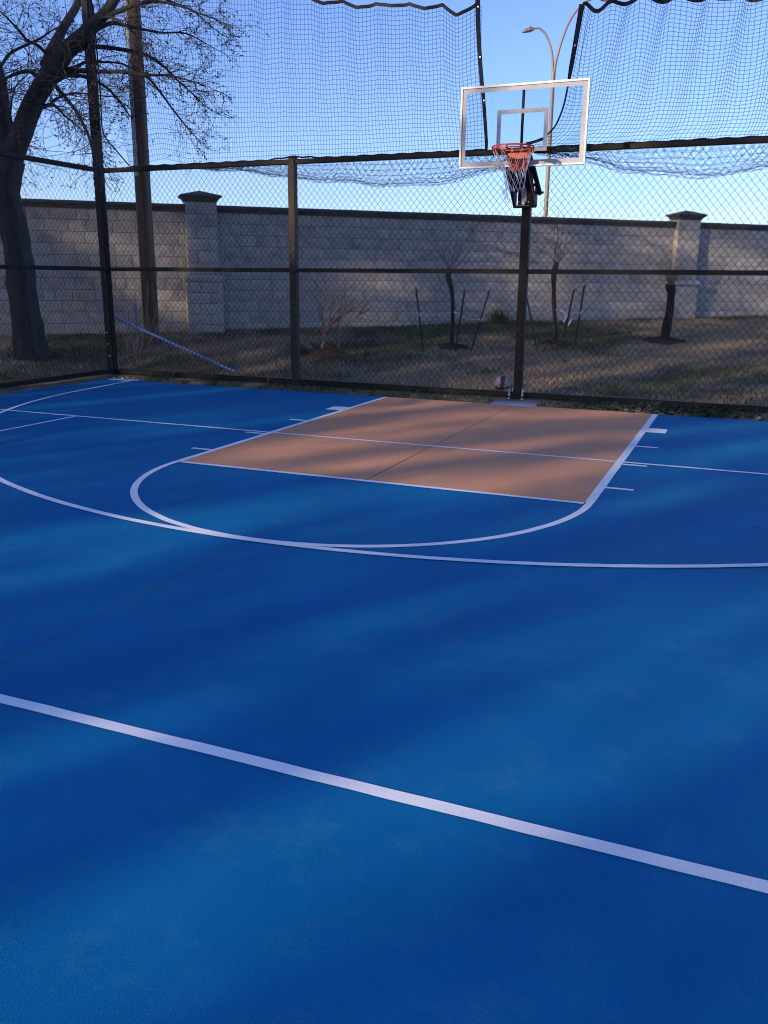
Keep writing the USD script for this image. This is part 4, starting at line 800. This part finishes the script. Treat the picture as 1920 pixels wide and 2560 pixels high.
crape('small bare shrub with reddish stem half hidden by the second fence post', (-5.898, 5.562, .60), [
    [(-5.88, 5.57, .50, .045), (-5.90, 5.56, .70, .04), (-5.93, 5.54, .80, .038), (-5.99, 5.52, .92, .032), (-6.13, 5.46, 1.06, .025), (-6.2, 5.43, 1.1, .02)],
    [(-5.90, 5.56, .70, .034), (-5.87, 5.58, .90, .03), (-5.85, 5.59, 1.05, .024), (-5.84, 5.6, 1.15, .02)]], 42, [9, 8])
sl_ = thing('sawn_stub', 'pale sawn branch stub lying at the foot of the pruned shrub', 'log', (-4.5, 3.35, .35))
obj('log', barky([(-4.62, 3.27, .62, .05), (-4.50, 3.32, .50, .052), (-4.34, 3.39, .33, .05), (-4.28, 3.41, .27, .045)], 10, .05, 51, 16), 'crape_bark', sl_, smooth=True)
lg = thing('fallen_branch', 'dry fallen branch lying on the grass behind the corner post', 'branch', (-7.2, 1.95, .22))
obj('branch', barky([(-7.36, 1.60, .17, .022), (-7.28, 1.752, .20, .03), (-7.2, 1.95, .24, .032), (-7.11, 2.154, .27, .03), (-7.03, 2.38, .34, .02)], 8, .06, 52, 18), 'dry_stem', lg, smooth=True)
sh = thing('dry_shrub', 'clump of thin dry stems between corner post and wooden pole', 'shrub', (-7.2, 1.99, .22)); w = Wood(61)
for k in range(30):
    a_ = w.r.uniform(0, 6.28); p = np.array([-7.12+.32*w.r.normal(0, .6), 2.05+.25*w.r.normal(0, .6), 0]); p[2] = zg(p[0], p[1]); w.twig(p, (w.r.normal(.10, .38), w.r.normal(0, .35), 1), w.r.uniform(.45, 1.5), w.r.uniform(.003, .006), 1, .05, .10, 2, 0, .002)
for a_, d_, L in (((-6.95, 2.1, .25), (.75, .3, .62), .9), ((-6.9, 2.15, .25), (.8, .32, .55), 1.3), ((-7.0, 2.1, .25), (.55, .2, .9), 1.5), ((-6.4, 2.3, .75), (.4, .1, -.6), .75)):
    w.twig(a_, d_, L, .008, 1, 0, .08, 2, 0, .0025)
obj('stems', w.mesh(5), 'dry_stem', sh, kind='stuff')

# ---------------------------------------------------------------- grass, weeds, leaves
def blades(P, h, lean, w, seed, bend=.5):
    """One bent blade (two quads) for each row of P."""
    r = np.random.default_rng(seed); n = len(P); a = r.uniform(0, 2*PI, n); dr = np.stack([np.cos(a), np.sin(a), 0*a], 1); sd = np.stack([-np.sin(a), np.cos(a), 0*a], 1)
    h = h*r.uniform(.5, 1.25, n); l = lean*r.uniform(.2, 1.4, n)*h; ww = w*r.uniform(.7, 1.3, n)
    up = np.array([0, 0, 1.0]); m = P+up*(h*.6)[:, None]+dr*(l*.35)[:, None]; t = P+up*h[:, None]+dr*l[:, None]
    V = np.stack([P-sd*ww[:, None]/2-up*.02, P+sd*ww[:, None]/2-up*.02, m-sd*ww[:, None]*.4, m+sd*ww[:, None]*.4, t], 1).reshape(-1, 3); b = np.arange(n)[:, None, None]*5
    return V, (np.array([[0, 1, 3], [0, 3, 2], [2, 3, 4]])[None]+b).reshape(-1, 3)
def scatter(n, seed, green):
    r = np.random.default_rng(seed); x = r.uniform(-10.2, 4.2, n); y = r.uniform(-2.5, 13.5, n)
    dW = (x-WA[0])*WN[0]+(y-WA[1])*WN[1]; ok = ((y > 1.12) | (x < -6.9)) & (dW > .02) & ((x < 3.6+0*y))
    # what the fence view can see
    ok &= (x > -7.1-(y-1)*.8-1.9)
    ng = meshkit.fbm(np.stack([x*.55, y*.55, 0*x+3], -1), 4, 5); bias = .25*np.exp(-dW/1.2)+.07*np.clip((-1-x)/4, 0, 1)-.16*np.clip((x+1.5)/3, 0, 1)*np.clip((dW-1.2)/1.5, 0, 1)
    g = (ng+bias+r.normal(0, .06, n)) > .56
    ok &= (g == green); x, y = x[ok], y[ok]; return np.column_stack([x, y, zg(x, y)+(meshkit.fbm(np.stack([x*1.1, y*1.1, 0*x], -1), 3)-.5)*.05*np.clip(np.maximum(y-1.0, -6.8-x)/.6, 0, 1)])
obj('winter_grass', blades(scatter(230000, 71, False), .045, 1.2, .0075, 72), 'grass_brown', label='short dormant brown grass on the slope behind the fence', kind='stuff')
obj('green_grass', blades(scatter(230000, 73, True), .060, .9, .0075, 74), 'grass_green', label='darker green grass along the wall and the left of the slope', kind='stuff')
tuft = np.array([-2.237, 8.02, .66])+R.normal(0, .11, (160, 3))*np.array([1, .6, 0]); obj('grass_tuft', blades(tuft, .34, .5, .012, 75), 'grass_green', label='tall green grass tuft at the foot of the wall behind the staked tree', cat='grass tuft')
r = np.random.default_rng(81); n = 9000
x = r.uniform(-6.6, 3.6, n); y = .645+r.random(n)**.8*.55; k_ = (meshkit.noise(np.stack([x*2.2, y*3, 0*x], -1), 4) > .36) & ~((x > -.33) & (x < .32) & (y > .6)); P = np.column_stack([x, y, np.full(n, -.045)+.06*np.clip((y-.7)/.4, 0, 1)])[k_]
obj('weeds', blades(P, .075, .9, .007, 82), 'weed_green', label='low weeds and moss in the strip between court and fence', kind='stuff')
x = -6.85+r.normal(0, .05, 900); y = r.uniform(-2.2, .5, 900); x = -6.70-r.random(900)*.12; P = np.column_stack([x, y, np.full(900, -.04)]); obj('weeds', blades(P, .07, .9, .008, 83), 'grass_brown', label='dry yellow weeds along the left edge of the court', kind='stuff')
def leaves(n, f, size, seed, curl=.3):
    r = np.random.default_rng(seed); P = f(r, n); a = r.uniform(0, 2*PI, n); tilt = r.normal(0, .45, (n, 2)); u_ = np.stack([np.cos(a), np.sin(a), tilt[:, 0]], 1); v_ = np.stack([-np.sin(a), np.cos(a), tilt[:, 1]], 1); s = size*r.uniform(.6, 1.3, (n, 1)); up = np.array([[0, 0, 1.0]])
    V = np.stack([P-u_*s, P+v_*s*.7+up*s*curl, P+u_*s*.35+v_*s*.55+up*s*curl*.8, P+u_*s, P+u_*s*.35-v_*s*.55+up*s*curl*.8, P-v_*s*.7+up*s*curl, P], 1).reshape(-1, 3); b = np.arange(n)[:, None, None]*7
    return V, (np.array([[6, 0, 1], [6, 1, 2], [6, 2, 3], [6, 3, 4], [6, 4, 5], [6, 5, 0]])[None]+b).reshape(-1, 3)
def ivy_at(r, n): x = np.concatenate([r.normal(1.25, .35, n//3), r.normal(2.25, .35, n-n//3)]); y = .67+r.random(n)*.36; return np.column_stack([np.clip(x, .36, 3.4), y, r.uniform(-.03, .09, n)])
obj('ivy', leaves(520, ivy_at, .030, 91), 'ivy_green', label='dark ivy and broad weeds below the fence, right of the hoop pole', kind='stuff')
def litter_at(r, n): x = r.uniform(-5.5, 3.4, n); return np.column_stack([x, .66+r.random(n)*.5, r.uniform(-.03, .02, n)])
obj('leaf_litter', leaves(190, litter_at, .028, 92), 'dead_leaf', label='dry tan leaves caught along the bottom of the fence', kind='stuff')
def litter2(r, n): x = r.uniform(-8.5, 3.4, n); y = r.uniform(1.3, 9, n); ok = (x-WA[0])*WN[0]+(y-WA[1])*WN[1] > .1; x, y = np.where(ok, x, 0), np.where(ok, y, 4); return np.column_stack([x, y, zg(x, y)+.03])
obj('leaf_litter', leaves(420, litter2, .026, 93), 'dead_leaf', label='scattered dry leaves on the grass slope', kind='stuff')
w = Wood(95)
for k in range(46):
    p = np.array([w.r.uniform(-6.2, 3.2), w.r.uniform(.68, 1.0), -.02]); w.twig(p, (w.r.normal(0, 1), w.r.normal(0, .6), w.r.uniform(.05, .5)), w.r.uniform(.10, .34), .003, 1, .0, .2, 2, 0, .0015)
obj('dry_weeds', w.mesh(4), 'dry_stem', label='pale dry weed stems along the court edge', kind='stuff')
V, F = [], []
for k in range(60):
    p = np.array([-6.5+R.normal(0, .28), 1.0+R.normal(0, .12), .012]); m_ = trimesh.creation.icosphere(1, R.uniform(.012, .03)); m_.apply_scale((1, 1, .6)); m_.apply_translation(p); V.append(m_)
obj('rubble', cat(V), 'concrete', label='pale broken rubble at the fence corner', kind='stuff')

# ---------------------------------------------------------------- the trees behind the viewer whose shade falls on the court
E1 = np.cross(LD, [0, 0, 1]); E1 /= np.linalg.norm(E1); E2 = np.cross(E1, LD)
LIT = [(1.32, -9.26, 1.58, -8.87, .16), (1.58, -8.87, 1.85, -8.4, .22), (1.65, -8.58, 1.88, -8.21, .2), (1.82, -8.18, 2.21, -7.58, .14), (1.94, -8.38, 2.26, -8.04, .12), (2.32, -7.71, 2.86, -7.02, .14), (2.45, -7.44, 2.74, -7.07, .08), (1.23, -7.03, 1.34, -6.73, .05),
       (-1.24, -6.77, -.49, -5.82, .3), (-.77, -7.23, -.63, -6.83, .15), (-.29, -4.97, .36, -4.17, .2), (-3.32, -4.42, -2.69, -3.31, .1), (-3.9, -4.17, -3.5, -3.39, .1), (-5.26, -2.19, -4.12, .62, .08), (-2.73, -3.33, -2.08, -1.48, .1), (-5.01, -3.1, -4.64, -2.32, .1),
       (-1.27, -3.7, -.4, -1.91, .12), (-.23, -3.55, 1.12, -1.64, .14), (.83, -4.21, 1.61, -2.69, .2), (-.5, -.7, 1.58, .73, .1), (-1.17, -.18, .16, 1.06, .08), (-1.32, -3.08, -.71, -1.38, .07), (2.19, -2.42, 3.05, -1.01, .15), (1.95, -.78, 3.07, .45, .1), (1.8, -4.65, 2.49, -3.61, .15), (1.82, -7.0, 2.33, -6.35, .1), (2.47, -6.6, 2.98, -5.86, .12), (.57, -8.53, .83, -8.15, .1)]
LIT3 = [((a_, b_, 0), (c_, d_, 0), w_+.02) for a_, b_, c_, d_, w_ in LIT]
LIT3 += [((-4.18, 3.42, .35), (-3.95, 3.5, 1.3), .13), ((-.77, .38, 3.80), (.77, .38, 3.80), .22), ((.77, .38, 2.9), (.77, .38, 3.8), .22), ((-.77, .38, 2.9), (.77, .38, 2.9), .10), ((-3.45, 1.05, 1.9), (-3.45, 1.05, 2.95), .10), ((-7.34, 2.7, 5.3), (-7.34, 2.7, 7), .3), ((-7.34, 2.7, 1.2), (-7.34, 2.7, 1.7), .08), ((-7.34, 2.7, 2.4), (-7.34, 2.7, 2.7), .06)]
LIT3 += [((1.69, 5.97, .39), (3.1, 8.06, .51), .1), ((-.36, 3.1, .2), (.56, 4.55, .3), .1), ((.1, 2.47, .14), (1.14, 3.98, .25), .08), ((1.01, 3.16, .19), (2.24, 5.28, .33), .1), ((1.74, 2.63, .14), (3.08, 4.46, .26), .1), ((.73, 1.52, .06), (1.13, 2.32, .12), .06), ((2.5, 1.76, .07), (3.07, 2.49, .12), .08), ((-4.62, 1.91, .13), (-4.32, 2.59, .21), .1), ((-5.58, 1.51, .08), (-4.72, 2.05, .15), .1), ((-2.2, 2.62, .18), (-1.34, 4.07, .3), .07), ((-3.68, 3.48, .3), (-3.17, 5.18, .46), .06), ((-6.75, -.42, .03), (-6.84, .74, .03), .05)]
def wl(s, z): return tuple(wpt(s, 0, z))
LIT3 += [(wl(a_, b_), wl(c_, d_), w_) for a_, b_, c_, d_, w_ in ((8.4, 1.8, 10.6, 1.7, .34), (7.6, 2.35, 9.4, 2.25, .20), (5.6, 1.65, 7.4, 1.6, .16), (9.2, 1.1, 10.8, 1.2, .24), (1.9, 2.1, 2.7, 1.8, .07), (.9, 2.3, 1.8, 1.9, .06), (1.9, 1.4, 2.7, .9, .08), (11.2, 2.3, 13.2, 2.2, .20), (11.3, 1.2, 12.8, 1.1, .22), (14.6, 2.2, 16.2, 1.9, .20), (15.6, 1.2, 17, 1.0, .22), (13.5, 2.6, 13.6, 1.2, .05))]
SA = np.array([[np.dot(a_, E1), np.dot(a_, E2)] for a_, b_, w_ in LIT3]); SB = np.array([[np.dot(b_, E1), np.dot(b_, E2)] for a_, b_, w_ in LIT3]); SW = np.array([w_ for a_, b_, w_ in LIT3])
DARK3 = [((-8.3, .85, .3), (-8.42, .8, 3.2), .30), ((-8.35, .83, 3.4), (-6.9, 1.0, 5.1), .25), ((-6.86, 1.1, 0), (-6.86, 1.1, 5), .12), ((-7.34, 2.8, 1.9), (-7.34, 2.8, 5.0), .16), ((-3.455, 1.1, 0), (-3.455, 1.1, 1.75), .10)]
def shade_tree(label, v, dist, h, rw, rz0, seed, n_leaf):
    r = np.random.default_rng(seed); c = np.array([-1, -4, 0])+dist*np.array([TO_SUN[0], TO_SUN[1], 0])/math.cos(SUN_EL)+v*np.array([-LD[1], LD[0], 0])*-1/math.cos(SUN_EL)
    t_ = thing('shade_tree', label, 'tree', (c[0], c[1], -.05), 'row of shade trees behind the viewer'); zc, hz = (rz0+h)/2, (h-rz0)/2
    obj('trunk', barky([(c[0], c[1], -.3, .34), (c[0], c[1], .4, .26), (c[0]+.1, c[1], 2.2, .22), (c[0]-.1, c[1]+.1, zc, .17), (c[0], c[1], h-1, .05)], 12, .05, seed, 40), 'bark', t_, smooth=True)
    cl = []
    m_ = 200
    while len(cl) < m_:
        q = r.uniform(-1, 1, 3)
        if (q**2).sum() < 1 and r.random() < .35+.65*(q**2).sum(): cl.append(c+np.array([q[0]*rw, q[1]*rw, zc+q[2]*hz]))
    cl = np.array(cl); A = []; B = []; ra = []
    for p in cl[::3]:
        s0 = np.array([c[0], c[1], max(2.0, min(p[2]-r.uniform(.3, 1.5), h-1.2))]); A.append(s0); B.append((s0+p)/2+np.array([0, 0, .2])); A.append(B[-1]); B.append(p); ra += [.05, .03]
    obj('limbs', segs(np.array(A), np.array(B), np.array(ra), np.array(ra)*.7, 5), 'bark', t_)
    k = r.integers(0, m_, n_leaf); P = cl[k]+r.normal(0, .42, (n_leaf, 3))
    a2 = np.column_stack([P@E1, P@E2]); keep = np.ones(n_leaf, bool); rnd = r.random(n_leaf)
    for s0, s1, w_ in zip(SA, SB, SW):
        d_ = s1-s0; f = np.clip(((a2-s0)@d_)/max(d_@d_, 1e-9), 0, 1); dd = np.linalg.norm(a2-s0-f[:, None]*d_, axis=1); keep &= ~((dd < w_+.05) & (rnd < .93))
    P = P[keep]; lat = np.array([-LD[1], LD[0], 0])*-1/math.cos(SUN_EL)
    for a_, b_, w_ in DARK3:                                             # a thick bough in front of the big trunk
        a_, b_ = np.array(a_), np.array(b_); mid = (a_+b_)/2
        if abs((mid-c)@lat) < rw*.9:
            m2 = int(900*np.linalg.norm(b_-a_)); f = r.random(m2)[:, None]; t0 = (c-mid)@np.array([TO_SUN[0], TO_SUN[1], 0])/math.cos(SUN_EL)**2
            P = np.vstack([P, a_+(b_-a_)*f+r.normal(0, w_*.6, (m2, 3))+np.outer(t0+r.uniform(-1.5, 1.5, m2), TO_SUN)])
    n = len(P); u_ = r.normal(0, 1, (n, 3)); u_ /= np.linalg.norm(u_, axis=1, keepdims=True); v_ = np.cross(u_, r.normal(0, 1, (n, 3))); v_ /= np.linalg.norm(v_, axis=1, keepdims=True); s = r.uniform(.06, .12, (n, 1))
    V = np.stack([P-u_*s, P+v_*s*.6, P+u_*s, P-v_*s*.6], 1).reshape(-1, 3); b = np.arange(n)[:, None]*4; F = np.concatenate([b+np.array([[0, 1, 2]]), b+np.array([[0, 2, 3]])])
    obj('crown', (V, F), 'tree_leaf', t_, kind='stuff')
for i, (v, dist, h, rw) in enumerate([(-11, 34, 18, 3.3), (-6.4, 31, 17.5, 3.3), (-1.6, 34, 17.5, 3.3), (3.2, 31, 17, 3.3), (8.0, 34, 16.5, 3.3), (12.5, 31, 16, 3.0)]):
    shade_tree(f'leafy shade tree behind the viewer, {["first", "second", "third", "fourth", "fifth", "sixth"][i]} from the left of its row', v, dist, h, rw, 3.6, 100+i, 19000)
